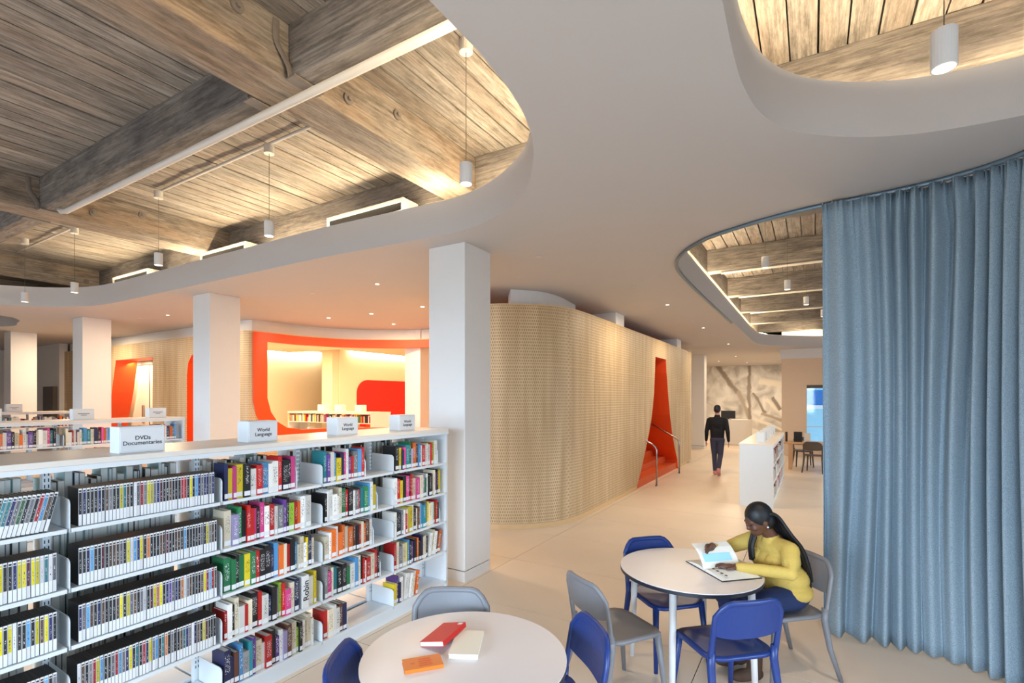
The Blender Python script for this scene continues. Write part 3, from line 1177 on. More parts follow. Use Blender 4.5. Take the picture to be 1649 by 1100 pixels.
# ------------------------------------------------------------------ stacking chair
def rounded(w, h, r, n=5):
    pts = []
    for cx_, cy_, a0 in ((w / 2 - r, h / 2 - r, 0), (-w / 2 + r, h / 2 - r, 90), (-w / 2 + r, -h / 2 + r, 180), (w / 2 - r, -h / 2 + r, 270)):
        for k in range(n + 1):
            a = R(a0 + 90 * k / n)
            pts.append((cx_ + r * math.cos(a), cy_ + r * math.sin(a)))
    return pts


def chair_meshes(mat):
    """front is +Y, origin on the floor under the seat centre"""
    out = {}
    # seat: rounded shell, dished
    bm = bmesh.new()
    ring_n = 6
    outl = rounded(0.44, 0.43, 0.10, 6)
    rings = []
    for k in range(ring_n + 1):
        f = k / ring_n
        rings.append([bm.verts.new((x * f, y * f, 0.452 + 0.012 * f ** 3 - 0.008 * (1 - f) - (0.015 * max(0, y / 0.215) ** 3 * f))) for x, y in outl] if k else [bm.verts.new((0, 0, 0.444))])
    n = len(outl)
    for j in range(n):
        bm.faces.new((rings[0][0], rings[1][j], rings[1][(j + 1) % n]))
        for k in range(1, ring_n):
            bm.faces.new((rings[k][j], rings[k + 1][j], rings[k + 1][(j + 1) % n], rings[k][(j + 1) % n]))
    bmesh.ops.recalc_face_normals(bm, faces=bm.faces)
    bmesh.ops.solidify(bm, geom=list(bm.faces), thickness=0.022)
    t = MB(); t.take(bm); out['seat'] = t.mesh('seat', mat)
    # backrest panel: curved plate with rounded upper corners and a rim
    def bpt(u, z, o=0.0):
        # u across (-1..1), gentle curve backwards at the middle, leaning back with height
        x = u * 0.205
        lean = 0.16 * (z - 0.45) + 0.05 * (z - 0.45) ** 2
        y = -0.20 - lean - 0.030 * (1 - u * u) + o
        return (x, y, z)
    t = MB()
    us = [-1 + 2 * k / 14 for k in range(15)]
    zs_ = [k / 8 for k in range(9)]
    def zlo(u):
        return 0.585 + 0.02 * abs(u) ** 4
    def ztop(u):
        return 0.80 - 0.085 * max(0, (abs(u) - 0.55) / 0.45) ** 2.2
    for side in (0.008, -0.008):
        for i in range(14):
            for k in range(8):
                q = []
                for (ii, kk) in ((i, k), (i + 1, k), (i + 1, k + 1), (i, k + 1)):
                    u = us[ii]; z = zlo(u) + (ztop(u) - zlo(u)) * zs_[kk]
                    q.append(bpt(u, z, side))
                if side > 0:
                    q.reverse()
                t.poly(q)
    for i in range(14):
        for fz in (zlo, ztop):
            u0, u1 = us[i], us[i + 1]
            q = [bpt(u0, fz(u0), -0.008), bpt(u1, fz(u1), -0.008), bpt(u1, fz(u1), 0.008), bpt(u0, fz(u0), 0.008)]
            t.poly(q if fz is ztop else q[::-1])
    out['backrest'] = t.mesh('backrest', mat)
    t = MB()
    rim = [bpt(-1.03, 0.47)] + [bpt(-1.03, 0.47 + 0.03 * k) for k in range(1, 8)] + [bpt(u * 1.03, ztop(u)) for u in us] + [bpt(1.03, 0.68 - 0.03 * k) for k in range(0, 7)] + [bpt(1.03, 0.47)]
    t.tube(rim, 0.017, 8, flat=(0.8, 1.1)); out['back_rim'] = t.mesh('back_rim', mat)
    for me in (out['seat'], out['backrest'], out['back_rim']):
        me.polygons.foreach_set('use_smooth', [True] * len(me.polygons))
    legs = []
    for sx in (-1, 1):
        t = MB(); t.tube([(sx * 0.185, 0.175, 0.45), (sx * 0.20, 0.20, 0.22), (sx * 0.215, 0.225, 0.0)], [0.021, 0.017, 0.013], 10, flat=(1, 1.15)); legs.append(t)
        t = MB(); t.tube([(sx * 0.205, -0.20, 0.50), (sx * 0.205, -0.195, 0.42), (sx * 0.215, -0.23, 0.22), (sx * 0.235, -0.30, 0.0)], [0.020, 0.021, 0.017, 0.013], 10, flat=(1, 1.2)); legs.append(t)
    out['leg'] = [l.mesh('leg', mat) for l in legs]
    for me in out['leg']:
        me.polygons.foreach_set('use_smooth', [True] * len(me.polygons))
    return out


CHM = {'blue': chair_meshes(M_blue), 'grey': chair_meshes(M_grey), 'dark': chair_meshes(M_darkgrey)}


def chair(kind, x, y, facing, label, group=None):
    c = empty('stacking_chair', (x, y, 0), facing - math.pi / 2)
    tag(c, label, 'chair', group)
    P = CHM[kind]
    for k in ('seat', 'backrest', 'back_rim'):
        o = bpy.data.objects.new(k, P[k]); COL.objects.link(o); o.parent = c
    for me in P['leg']:
        o = bpy.data.objects.new('leg', me); COL.objects.link(o); o.parent = c
    return c


def chair_at_table(kind, back, tc, dist, label):
    d = Vector((tc[0] - back[0], tc[1] - back[1])).normalized()
    chair(kind, back[0] + d.x * dist, back[1] + d.y * dist, math.atan2(d.y, d.x), label)


T1 = (-1.402, 1.901)
T2 = (-0.749, 3.696)
chair('blue', -0.477, 3.318, R(132.5), 'blue plastic chair opposite the open book, back to the red-book table')
chair('grey', -1.104, 3.184, R(56.5), 'empty grey plastic chair at the table where a woman reads')
chair('blue', -0.959, 3.868, R(-44.5), 'blue plastic chair on the far side of the reading woman\'s table')
chair('grey', -1.704, 2.138, R(-59), 'grey plastic chair between the bookcase and the table with a red book')
chair('blue', -1.577, 1.654, R(31), 'blue plastic chair beside the orange paperback, next to the DVD shelves')
chair('blue', -1.140, 2.187, R(-133.8), 'blue plastic chair between the two round tables')
WF = R(-138)
WH = (-0.21, 4.08)
chair('grey', WH[0], WH[1], WF, 'grey plastic chair on which the woman in mustard sits')
chair('dark', 0.05, 15.35, R(80), 'dark taupe chair at the desk, its back to the low white bookcase')
chair('dark', -0.22, 16.52, R(-80), 'dark taupe chair between the oak desk and the window wall')


# ------------------------------------------------------------------ round tables
def round_table(c, rot, label):
    t = empty('round_table', (c[0], c[1], 0), rot)
    tag(t, label, 'table')
    r = 0.478
    m = MB()
    m.tube([(0, 0, 0.736), (0, 0, 0.742)], r, 72); m.build('table_top', M_tabletop, t)
    m = MB()
    m.tube([(0, 0, 0.713), (0, 0, 0.7355)], r + 0.001, 72); m.build('edge_band', M_navyrim, t)
    for k in range(4):
        a = R(45 + 90 * k)
        m = MB()
        x, y = 0.40 * math.cos(a), 0.40 * math.sin(a)
        x2, y2 = 0.425 * math.cos(a), 0.425 * math.sin(a)
        m.tube([(x, y, 0.713), (x2, y2, 0.0)], [0.024, 0.020], 14)
        m.build('leg', M_white, t, True)
    m = MB()
    for k in range(2):
        m.box((0, 0, 0.695), (0.76, 0.04, 0.035), rz=R(45 + 90 * k))
    m.build('under_frame', M_white, t)


round_table(T1, R(55), 'round white table carrying the red, cream and orange books')
round_table(T2, R(-48), 'round white table where the woman in mustard reads')

# ------------------------------------------------------------------ curtain and its track
cpath = smooth_path([(0.07, 4.885), (0.4, 4.905), (0.78, 4.86), (1.08, 4.72), (1.30, 4.50), (1.52, 4.15), (1.72, 3.7), (1.85, 3.2)], 10)
cs = arclen(cpath)


def cpt(s):
    for i in range(len(cs) - 1):
        if cs[i + 1] >= s:
            break
    a, b_ = cpath[i], cpath[i + 1]
    L = cs[i + 1] - cs[i]
    t = min(1, max(0, (s - cs[i]) / L))
    return a[0] + (b_[0] - a[0]) * t, a[1] + (b_[1] - a[1]) * t, (b_[0] - a[0]) / L, (b_[1] - a[1]) / L


def curtain():
    NS, NZ = 560, 36
    ph = [0.0]
    for i in range(NS):
        ph.append(ph[-1] + (cs[-1] / NS) * 2 * math.pi / (0.125 + 0.035 * math.sin(i * 0.05) + 0.025 * math.sin(i * 0.023 + 1)))
    v, f = [], []
    H_ = 3.562
    for k in range(NZ + 1):
        z = 0.012 + (H_ - 0.012) * (k / NZ) ** 1.0
        top = max(0.0, (z - 3.28) / 0.28)
        for i in range(NS + 1):
            s = cs[-1] * i / NS
            x, y, tx_, ty_ = cpt(s)
            drift = 0.9 * math.sin(i * 0.043 + z * 0.9) + 0.8 * math.sin(i * 0.017 - z * 1.3)
            p = ph[i] + drift * (1 - top)
            amp = 0.050 + 0.020 * math.sin(i * 0.03 + z)
            w = math.sin(p) + 0.28 * math.sin(2 * p + 0.6 + z * 0.5)
            o_ = amp * w * (1 - 0.25 * top)
            if top > 0:
                o_ += top * 0.012 * math.sin(3.0 * ph[i] + 1.3) + top * 0.01 * math.sin(5 * ph[i] + z * 14)
            lat = 0.012 * math.cos(p) * (1 - top)
            v.append((x - ty_ * o_ + tx_ * lat, y + tx_ * o_ + ty_ * lat, z))
    for k in range(NZ):
        for i in range(NS):
            a = k * (NS + 1) + i
            f.append((a, a + 1, a + NS + 2, a + NS + 1))
    me = bpy.data.meshes.new('fabric')
    me.from_pydata([(p[0] - 0.07, p[1] - 4.885, p[2]) for p in v], [], f)
    me.materials.append(M_curtain)
    me.polygons.foreach_set('use_smooth', [True] * len(me.polygons))
    c = empty('curtain', (0.07, 4.885, 0))
    tag(c, 'floor-length blue grey pleated curtain hanging from the curved ceiling track', 'curtain')
    o = bpy.data.objects.new('fabric', me); COL.objects.link(o); o.parent = c
    md = o.modifiers.new('cloth', 'SOLIDIFY'); md.thickness = 0.004
    t = MB()
    for i in range(0, NS, 14):
        x, y, tx_, ty_ = cpt(cs[-1] * i / NS)
        t.box((x - 0.07, y - 4.885, 3.565), (0.008, 0.008, 0.02))
    tag(t.build('carrier_hooks', M_steel, c), kind='stuff')


curtain()
trk = [(-1.515, 11.8), (-1.515, 9.5), (-1.51, 7.8)] + smooth_path([(-1.51, 7.8), (-1.49, 6.8), (-1.42, 6.25), (-1.225, 5.78), (-0.92, 5.41), (-0.53, 5.185), (-0.2, 5.055), (0.1, 4.99), (0.45, 4.95), (0.78, 4.88), (1.08, 4.73), (1.30, 4.50), (1.52, 4.15), (1.72, 3.7), (1.85, 3.2)], 6)[1:]
t = MB(); t.tube([(p[0], p[1], ZC - 0.018) for p in trk], 0.02, 8)
tag(t.build('curtain_track', M_track, None, True), 'curved metal curtain track fixed under the white ceiling', 'track')

# ------------------------------------------------------------------ bookcases and books
PAL = [('white', (236, 234, 228), 15), ('cream', (228, 216, 190), 9), ('black', (28, 28, 32), 8), ('navy', (34, 42, 84), 5), ('red', (190, 32, 30), 5),
       ('orange', (226, 110, 40), 3), ('yellow', (226, 200, 40), 3), ('green', (40, 128, 80), 3), ('teal', (36, 128, 140), 2), ('sky blue', (80, 150, 205), 3),
       ('purple', (98, 62, 140), 2), ('pink', (216, 70, 140), 2), ('brown', (96, 58, 44), 3), ('grey', (140, 140, 144), 3), ('lilac', (170, 160, 206), 1), ('lime', (150, 190, 60), 1)]
PALD = [('black', (24, 24, 30), 14), ('yellow', (214, 200, 20), 4), ('navy', (34, 40, 96), 5), ('white', (225, 225, 230), 3), ('grey', (110, 108, 116), 4), ('brown', (88, 66, 52), 3),
        ('red', (170, 30, 40), 2), ('sky blue', (90, 160, 215), 3), ('maroon', (86, 34, 52), 2), ('purple', (84, 64, 140), 1), ('orange', (214, 120, 50), 1), ('green', (60, 110, 66), 1), ('teal', (50, 120, 130), 1)]


def pick(pal):
    tot = sum(p[2] for p in pal)
    r = rnd.uniform(0, tot)
    for nme, c, w_ in pal:
        r -= w_
        if r <= 0:
            break
    j = rnd.uniform(0.85, 1.12)
    return nme, rgb(*[min(255, k * j) for k in c])


def book_mesh(t, h, d, detail=True):
    """spine on +X at x=0, standing on z=0"""
    m = MB()
    y = t / 2
    bt = min(0.003, t * 0.15)
    m.span(-d, 0, -y, -y + bt, 0, h, 0)
    m.span(-d, 0, y - bt, y, 0, h, 0)
    m.span(-bt, 0, -y + bt, y - bt, 0, h, 0)
    m.span(-d + 0.004, -bt, -y + bt, y - bt, 0.003, h - 0.004, 1)
    if detail:
        if rnd.random() < 0.8:
            w_ = y * rnd.uniform(0.45, 0.8)
            z0, z1 = h * rnd.uniform(0.28, 0.42), h * rnd.uniform(0.8, 0.95)
            m.poly([(0.0006, -w_, z0), (0.0006, w_, z0), (0.0006, w_, z1), (0.0006, -w_, z1)], 3)
        m.poly([(0.0007, -y * 0.9, 0.010), (0.0007, y * 0.9, 0.010), (0.0007, y * 0.9, 0.040), (0.0007, -y * 0.9, 0.040)], 2)
    return m.mesh('book', [M_cover, M_paper, M_label, M_title])


def dvd_mesh(t=0.0152, h=0.19, d=0.135):
    m = MB()
    y = t / 2 - 0.0004
    m.span(-d, 0, -y, y, 0, h, 0)
    m.poly([(0.0005, -y * 0.95, 0.002), (0.0005, y * 0.95, 0.002), (0.0005, y * 0.95, h - 0.002), (0.0005, -y * 0.95, h - 0.002)], 1)
    m.poly([(0.0009, -y * 0.78, 0.058), (0.0009, y * 0.78, 0.058), (0.0009, y * 0.78, h - 0.022), (0.0009, -y * 0.78, h - 0.022)], 3)
    m.poly([(0.0012, -y * 0.25, 0.075), (0.0012, y * 0.25, 0.075), (0.0012, y * 0.25, h - 0.06), (0.0012, -y * 0.25, h - 0.06)], 2)
    m.poly([(0.0009, -y * 0.7, h - 0.019), (0.0009, y * 0.7, h - 0.019), (0.0009, y * 0.7, h - 0.010), (0.0009, -y * 0.7, h - 0.010)], 3)
    return m.mesh('dvd_case', [M_black, M_label, M_title, M_cover])


BOOKS = [book_mesh(t_, h_, d_) for t_, h_, d_ in [(rnd.uniform(0.018, 0.046), rnd.choice((0.178, 0.198, 0.21, 0.216, 0.23, 0.24)), rnd.uniform(0.12, 0.165)) for _ in range(44)]]
BDIM = [(max(v.co.y for v in m.vertices) * 2, max(v.co.z for v in m.vertices)) for m in BOOKS]
DVD = dvd_mesh()
ORD = ['top', 'second', 'third', 'fourth', 'bottom']


def put(me, name, x, y, z, col, lean=0.0, rz=0.0):
    o = bpy.data.objects.new(name, me)
    COL.objects.link(o)
    o.location = (x, y, z)
    o.rotation_euler = (lean, 0, rz)
    o.color = col
    return o


def nth(n):
    return f"{n}{'th' if 10 <= n % 100 <= 20 else {1: 'st', 2: 'nd', 3: 'rd'}.get(n % 10, 'th')}"


FAR = MB()
FARMATS = [M_paper] + [plain('far_cover_' + n_.replace(' ', '_'), rgb(*c_), 0.5) for n_, c_, w_ in PAL]
FAR.idx = 0


def fill_far(M, ya, yb, z):
    """books too small to pick apart, gathered into one object"""
    y = ya
    while True:
        t_, h_, d_ = rnd.uniform(0.018, 0.045), rnd.uniform(0.178, 0.24), rnd.uniform(0.12, 0.16)
        if y + t_ > yb:
            break
        nme = pick(PAL)[0]
        k = 1 + [p[0] for p in PAL].index(nme)
        c = M @ Vector((-0.012 - d_ / 2, y + t_ / 2, z + h_ / 2 + 0.0005))
        FAR.box(c, (d_, t_ - 0.001, h_), k, rot=M.to_3x3())
        c = M @ Vector((-0.012 - d_ / 2, y + t_ / 2, z + h_ + 0.0005))
        FAR.box(c, (d_ - 0.004, t_ - 0.005, 0.001), 0, rot=M.to_3x3())
        y += t_


def fill_books(xf, ya, yb, z, where, hmax=0.245, lean_end=False, side='DVD'):
    y = ya
    cnt = 0
    was = False
    while True:
        i = rnd.randrange(len(BOOKS))
        t_, h_ = BDIM[i]
        if h_ > hmax:
            continue
        lean = 0.0
        gap = 0.0006
        if lean_end and y > yb - 0.22 and not was:
            y += 0.006
            was = True
        if lean_end and y > yb - 0.22:
            lean = -R(9)
            gap = 0.001 if was else 0.0
        dy = t_ / math.cos(lean) + gap
        if y + dy > yb:
            break
        cn, col = pick(PAL)
        tall = 'tall' if h_ > 0.22 else ('short' if h_ < 0.19 else '')
        thick = 'thick' if t_ > 0.036 else ('slim' if t_ < 0.024 else '')
        adj = ' '.join(a for a in (tall, thick, cn) if a)
        lz = z + (math.sin(-lean) * t_ / 2 if lean else 0)
        cnt += 1
        o = put(BOOKS[i], 'book', xf + rnd.uniform(-0.018, 0.002), y + t_ / 2, lz + 0.0005, col, lean)
        tag(o, f"{adj} book, {nth(cnt)} from the {side} end, {where}", 'book', where)
        y += dy
    return y


def make_bookcase(name, xf, ya, yb, nsec, rows, height, label, depth=0.60, sh=0.27, back=True, endpanel=(True, True)):
    root = empty(name, (xf, ya, 0))
    tag(root, label, 'bookcase')
    L = yb - ya
    sl = L / nsec

    def part(nm, spans, mat=M_shelf):
        t = MB()
        for s in spans:
            t.span(*s)
        return t.build(nm, mat, root)
    part('top', [(-depth - 0.01, 0.012, -0.012, L + 0.012, height - 0.028, height)], M_shelftop)
    part('top_rail', [(-0.004, 0.014, -0.012, L + 0.012, height - 0.055, height - 0.0285)])
    if endpanel[0]:
        part('end_panel', [(-depth, 0.0, -0.012, 0.012, 0.0, height - 0.029)])
    if endpanel[1]:
        part('end_panel', [(-depth, 0.0, L - 0.012, L + 0.012, 0.0, height - 0.029)])
    part('base', [(-depth + 0.02, -0.02, 0.013, L - 0.013, 0.0, rows[-1] - 0.03)])
    for k in range(nsec + 1):
        y = min(max(k * sl, 0.03), L - 0.03)
        part('upright', [(-depth / 2 - 0.02, -depth / 2 + 0.02, y - 0.016, y + 0.016, 0.0, height - 0.029)])
        # punched slots of the upright
        t = MB()
        zz = 0.2
        while zz < height - 0.06:
            for dy in (-0.008, 0.008):
                t.poly([(-depth / 2 + 0.0205, y + dy - 0.0025, zz), (-depth / 2 + 0.0205, y + dy + 0.0025, zz), (-depth / 2 + 0.0205, y + dy + 0.0025, zz + 0.018), (-depth / 2 + 0.0205, y + dy - 0.0025, zz + 0.018)])
            zz += 0.032
        t.build('upright_slots', M_black, root)
    # shelves and their rounded side brackets
    for k in range(nsec):
        y0, y1 = k * sl + 0.014, (k + 1) * sl - 0.004
        for ri, z in enumerate(rows):
            part('shelf', [(-sh, 0.0, y0, y1, z - 0.02, z)])
            if back:
                part('shelf', [(-depth, -depth + sh, y0, y1, z - 0.02, z)])
            t = MB()
            prof = [(-sh, z - 0.02), (-0.004, z - 0.02), (-0.004, z + 0.115)] + [(-0.034 + 0.03 * math.cos(a), z + 0.115 + 0.03 * math.sin(a)) for a in [j * math.pi / 10 for j in range(1, 6)]] + [(-sh, z + 0.15)]
            n_ = len(prof)
            yy = y0 - 0.006
            i0 = len(t.v)
            t.v += [(p[0], yy - 0.002, p[1]) for p in prof] + [(p[0], yy + 0.002, p[1]) for p in prof]
            t.f.append(tuple(i0 + j for j in range(n_))); t.f.append(tuple(i0 + n_ + j for j in reversed(range(n_))))
            t.m += [0, 0]
            for j in range(n_):
                t.f.append((i0 + j, i0 + n_ + j, i0 + n_ + (j + 1) % n_, i0 + (j + 1) % n_)); t.m.append(0)
            t.build('shelf_bracket', M_shelf, root)
    return root


def bookend(x, y, z, label):
    t = MB()
    t.tube([(0, 0, 0.0), (0, 0, 0.12), (-0.02, 0, 0.15), (-0.08, 0, 0.15), (-0.10, 0, 0.12), (-0.10, 0, 0.0)], 0.004, 6)
    t.span(-0.10, 0, 0.0, 0.05, 0.0, 0.002)
    t.span(-0.085, -0.015, -0.0015, 0.0015, 0.0, 0.135)
    o = t.build('bookend', M_shelf); o.location = (x, y, z + 0.0005)
    tag(o, label, 'bookend')


ROWS = [1.305, 1.008, 0.722, 0.428, 0.125]
XF = -3.14
YB = [0.245 - 0.745 * 2, 0.245 - 0.745, 0.245, 0.987, 1.728, 2.4746, 3.21, 3.955]
make_bookcase('long_bookcase', XF, YB[0], YB[-1], 7, ROWS, 1.645, 'long double-sided white metal bookcase holding DVDs and world language books')
# DVD bays
for bi, (ya, yb, bay) in enumerate(((0.258, 0.975, 'leaning bay'), (1.005, 1.712, 'DVDs sign bay'))):
    for ri in range(4):
        yend = yb - (0.03 if bi == 0 else rnd.choice((0.005, 0.01, 0.02)))
        y = yend - 0.008
        cnt = 0
        wasl = False
        while y - 0.0156 > ya:
            cn, col = pick(PALD)
            lean = 0.0
            if bi == 0 and ri == 0 and y > 0.62:
                lean = -R(13)
            if wasl and not lean:
                y -= 0.04
            wasl = lean != 0
            cnt += 1
            o = put(DVD, 'dvd_case', XF - 0.012 + rnd.choice((0, 0, 0, -0.004)), y - (0.035 if lean else 0), ROWS[ri] + 0.001 + (0.0034 if lean else 0), col, lean)
            tag(o, f"{cn} DVD case, {nth(cnt)} from the world language side, {ORD[ri]} shelf, {bay}", 'dvd', f"DVDs on the {ORD[ri]} shelf, {bay}")
            y -= 0.0158 / math.cos(lean)
# world language bays: (start, end) of the filled stretch on every shelf
WL = [
    (YB[4], 'bay beside the DVDs', [(0.03, 0.54), (0.03, 0.69), (0.03, 0.71), (0.03, 0.715), (0.03, 0.72)]),
    (YB[5], 'middle bay', [(0.03, 0.44), (0.03, 0.56), (0.03, 0.54), (0.03, 0.60), (0.03, 0.26)]),
    (YB[6], 'bay by the column', [(0.05, 0.66), (0.03, 0.69), (0.03, 0.67), (0.03, 0.67), (0.03, 0.36)]),
]
for y0, bay, spans in WL:
    for ri, (a, b_) in enumerate(spans):
        le = bay.endswith('column') and ri >= 3
        yend = fill_books(XF - 0.012, y0 + a, y0 + b_, ROWS[ri], f"{ORD[ri]} shelf, {bay}", hmax=0.25, lean_end=le)
        if (b_ - a) < 0.65 and not le:
            bookend(XF - 0.02, yend + 0.008, ROWS[ri], f"white wire bookend on the {ORD[ri]} shelf of the {bay}")
# one readable spine
i = 5
rbm = book_mesh(0.052, 0.235, 0.15, False)
rbk = put(rbm, 'book', XF - 0.006, 2.335, ROWS[3] + 0.0005, rgb(236, 236, 234))
tag(rbk, 'thick white book whose spine reads Robin', 'book')
text_part('Robin', 0.062, M_ink, rbk, (0.0012, 0.004, 0.125), (R(90), R(-90), R(90)))
for o in list(COL.objects):
    if o.name.startswith('book') and o != rbk and o.get('category') == 'book' and abs(o.location.z - ROWS[3]) < 0.02 and o.location.x < -3.0 and abs(o.location.y - 2.335) < 0.05:
        bpy.data.objects.remove(o)
# rear face: rows of books turned away, only their page edges show
t = MB()
for k in range(2, 7):
    for ri in range(4):
        y = YB[k] + 0.03
        while y < YB[k + 1] - 0.06:
            w_ = rnd.uniform(0.014, 0.04)
            h_ = rnd.uniform(0.17, 0.245)
            cmat = rnd.choice((0, 6, 6, 6, 7, 7, 1, 2, 3))
            d_ = rnd.uniform(0.12, 0.16)
            xb = XF - 0.595 + d_
            zf = ROWS[ri] + 0.0005
            t.span(XF - 0.595, xb, y, y + w_ * 0.07, zf, zf + h_, cmat)
            t.span(XF - 0.595, xb - 0.004, y + w_ * 0.07, y + w_ * 0.93, zf, zf + h_ - 0.004, 0)
            t.span(XF - 0.595, xb, y + w_ * 0.93, y + w_, zf, zf + h_, cmat)
            y += w_ + 0.001
o = t.build('rear_books', [M_paper, M_ink, M_jeans, M_boot, M_red, M_facadeb, plain('pale_teal_cover', rgb(150, 180, 184), 0.6), plain('pale_grey_cover', rgb(196, 200, 202), 0.6)])
tag(o, 'books on the rear side of the long bookcase with pale page edges showing', 'books', None, 'stuff')


def sign_box(x, y, z, w_, h_, d_, txt, size, label, line=0.9, rz=0.0):
    """white box sign facing +X standing on a bookcase top"""
    s = empty('shelf_sign', (x, y, z + 0.0005), rz)
    tag(s, label, 'sign')
    t = MB(); t.box((-d_ / 2, 0, h_ / 2), (d_, w_, h_), bev=0.002); t.build('sign_box', M_shelf, s)
    t = MB(); t.box((0.001, 0, h_ / 2), (0.003, w_ * 0.94, h_ * 0.86)); card = t.build('sign_card', M_label, s)
    if txt == '=':      # two short lines of print, too small to read
        t = MB(); t.box((0.003, 0, h_ * 0.56), (0.0015, w_ * 0.55, 0.010)); t.build('print_line', M_grey, card)
        t = MB(); t.box((0.003, 0, h_ * 0.42), (0.0015, w_ * 0.28, 0.010)); t.build('print_line', M_grey, card)
    elif txt:
        text_part(txt, size, M_ink, card, (0.0035, 0, h_ * 0.46), (R(90), 0, R(90)), line=line)
    return s


TOPZ = 1.645
sign_box(-3.24, 1.345, TOPZ, 0.225, 0.145, 0.115, 'DVDs\nDocumentaries', 0.031, 'white box sign reading DVDs Documentaries on the long bookcase')
sign_box(-3.29, 2.10, TOPZ, 0.215, 0.145, 0.13, 'World\nLanguage', 0.034, 'World Language sign next to the DVDs sign on the long bookcase')
sign_box(-3.30, 2.85, TOPZ, 0.215, 0.145, 0.13, 'World\nLanguage', 0.034, 'middle World Language sign on the long bookcase')
sign_box(-3.30, 3.56, TOPZ, 0.215, 0.145, 0.13, 'World\nLanguage', 0.034, 'World Language sign at the column end of the long bookcase')

# second and third bookcases behind
make_bookcase('second_bookcase', -8.62, 0.40, 4.15, 5, ROWS, 1.645, 'white double-sided bookcase behind the long one, topped by three signs')
for k in range(2, 5):
    ya = 0.40 + 0.75 * k
    for ri in range(2):
        ye = ya + rnd.choice((0.5, 0.6, 0.68))
        if ri == 0:
            fill_books(-8.63, ya + 0.03, ye, ROWS[ri], f"{ORD[ri]} shelf, {('third', 'fourth', 'end')[k - 2]} bay, second bookcase", side='far')
        else:
            fill_far(Matrix.Translation((-8.63, 0, 0)), ya + 0.03, ye, ROWS[ri])
make_bookcase('third_bookcase', -14.75, 1.0, 4.75, 5, ROWS[:2] + [0.722, 0.125], 1.645, 'white bookcase furthest back beside the cream columns')
for k in range(2, 5):
    fill_far(Matrix.Translation((-14.76, 0, 0)), 1.0 + 0.75 * k + 0.03, 1.0 + 0.75 * k + 0.68, ROWS[0])
sign_box(-8.80, 1.98, TOPZ, 0.24, 0.17, 0.12, '=', 0.03, 'white sign on the second bookcase furthest from its end panel')
sign_box(-8.80, 2.93, TOPZ, 0.24, 0.15, 0.12, '=', 0.03, 'middle white sign on the second bookcase')
sign_box(-8.80, 3.86, TOPZ, 0.24, 0.15, 0.12, '=', 0.03, 'white sign near the end panel of the second bookcase')
sign_box(-14.9, 3.75, TOPZ, 0.26, 0.17, 0.12, '=', 0.03, 'white sign on the furthest white bookcase')

# bookcase inside the portal room (turned a little) and low bookcase on the open floor
pc = make_bookcase('portal_bookcase', 0, 0, 3.3, 4, [0.80, 0.50, 0.12], 1.10, 'pale bookcase inside the cream portal room', depth=0.8)
pc.location = (-13.7, 9.55, 0.45)
pc.rotation_euler.z = R(-86)
Mp = Matrix.Translation(pc.location) @ Matrix.Rotation(pc.rotation_euler.z, 4, 'Z')
for k in range(4):
    fill_far(Mp, 0.825 * k + 0.04, 0.825 * k + 0.79, 0.80)
for k, yy in enumerate((1.05, 1.75, 2.55)):
    p = Mp @ Vector((-0.3, yy, 1.10))
    s = sign_box(p.x, p.y, p.z, 0.26, 0.2, 0.2, '', 0.05, ('small pale sign on the portal bookcase, nearest the portal edge', 'small pale sign in the middle of the portal bookcase', 'small pale sign on the portal bookcase by the red panel')[k], rz=pc.rotation_euler.z)

make_bookcase('low_bookcase', -0.59, 9.95, 13.65, 4, [0.74, 0.42, 0.10], 1.125, 'low white double-sided bookcase on the open floor before the mural', depth=0.55, sh=0.25)
for k in range(4):
    for ri, z in enumerate((0.74, 0.42, 0.10)):
        fill_far(Matrix.Translation((-0.60, 0, 0)), 9.97 + 0.925 * k + 0.03, 9.97 + 0.925 * k + rnd.choice((0.55, 0.75, 0.85)), z)
for k in range(5):
    lab = f'plain white sign box, {nth(5 - k)} from the mural end on the low bookcase'
    s = MB(); s.box((0, 0, 0.09), (0.14, 0.22, 0.18), bev=0.004)
    o = s.build('sign_box', M_shelf); o.location = (-0.83, 10.45 + 0.72 * k, 1.1255)
    tag(o, lab, 'sign', 'sign boxes on the low bookcase')

tag(FAR.build('distant_books', FARMATS), 'books on the shelves of the further bookcases', 'books', None, 'stuff')

# reception desk with screen, by the mural
t = MB()
pro = []
for k in range(17):
    a = math.pi * k / 16
    pro.append((0.85 * math.cos(a), -0.5 * math.sin(a)))
n_ = len(pro)
b0 = [(x * 0.86, y * 0.86, 0.06) for x, y in pro]
b1 = [(x, y, 1.06) for x, y in pro]
for k in range(n_ - 1):
    t.poly([b0[k + 1], b0[k], b1[k], b1[k + 1]])
t.poly(b1)
t.poly([(x * 0.8, y * 0.8, 0.0) for x, y in pro][::-1])
for k in range(n_ - 1):
    t.poly([(pro[k][0] * 0.8, pro[k][1] * 0.8, 0), (pro[k + 1][0] * 0.8, pro[k + 1][1] * 0.8, 0), b0[k + 1], b0[k]][::-1])
o = t.build('reception_desk', M_white); o.location = (-2.95, 22.7, 0)
tag(o, 'white flared reception desk in front of the floral mural', 'desk')
t = MB(); t.box((0, 0, 0.20), (0.55, 0.04, 0.32)); t.box((0, 0.02, 0.03), (0.06, 0.03, 0.06)); t.box((0, 0.03, 0.005), (0.2, 0.14, 0.01))
o = t.build('desk_monitor', M_black); o.location = (-3.0, 22.45, 1.061)
tag(o, 'dark monitor on the white reception desk', 'monitor')
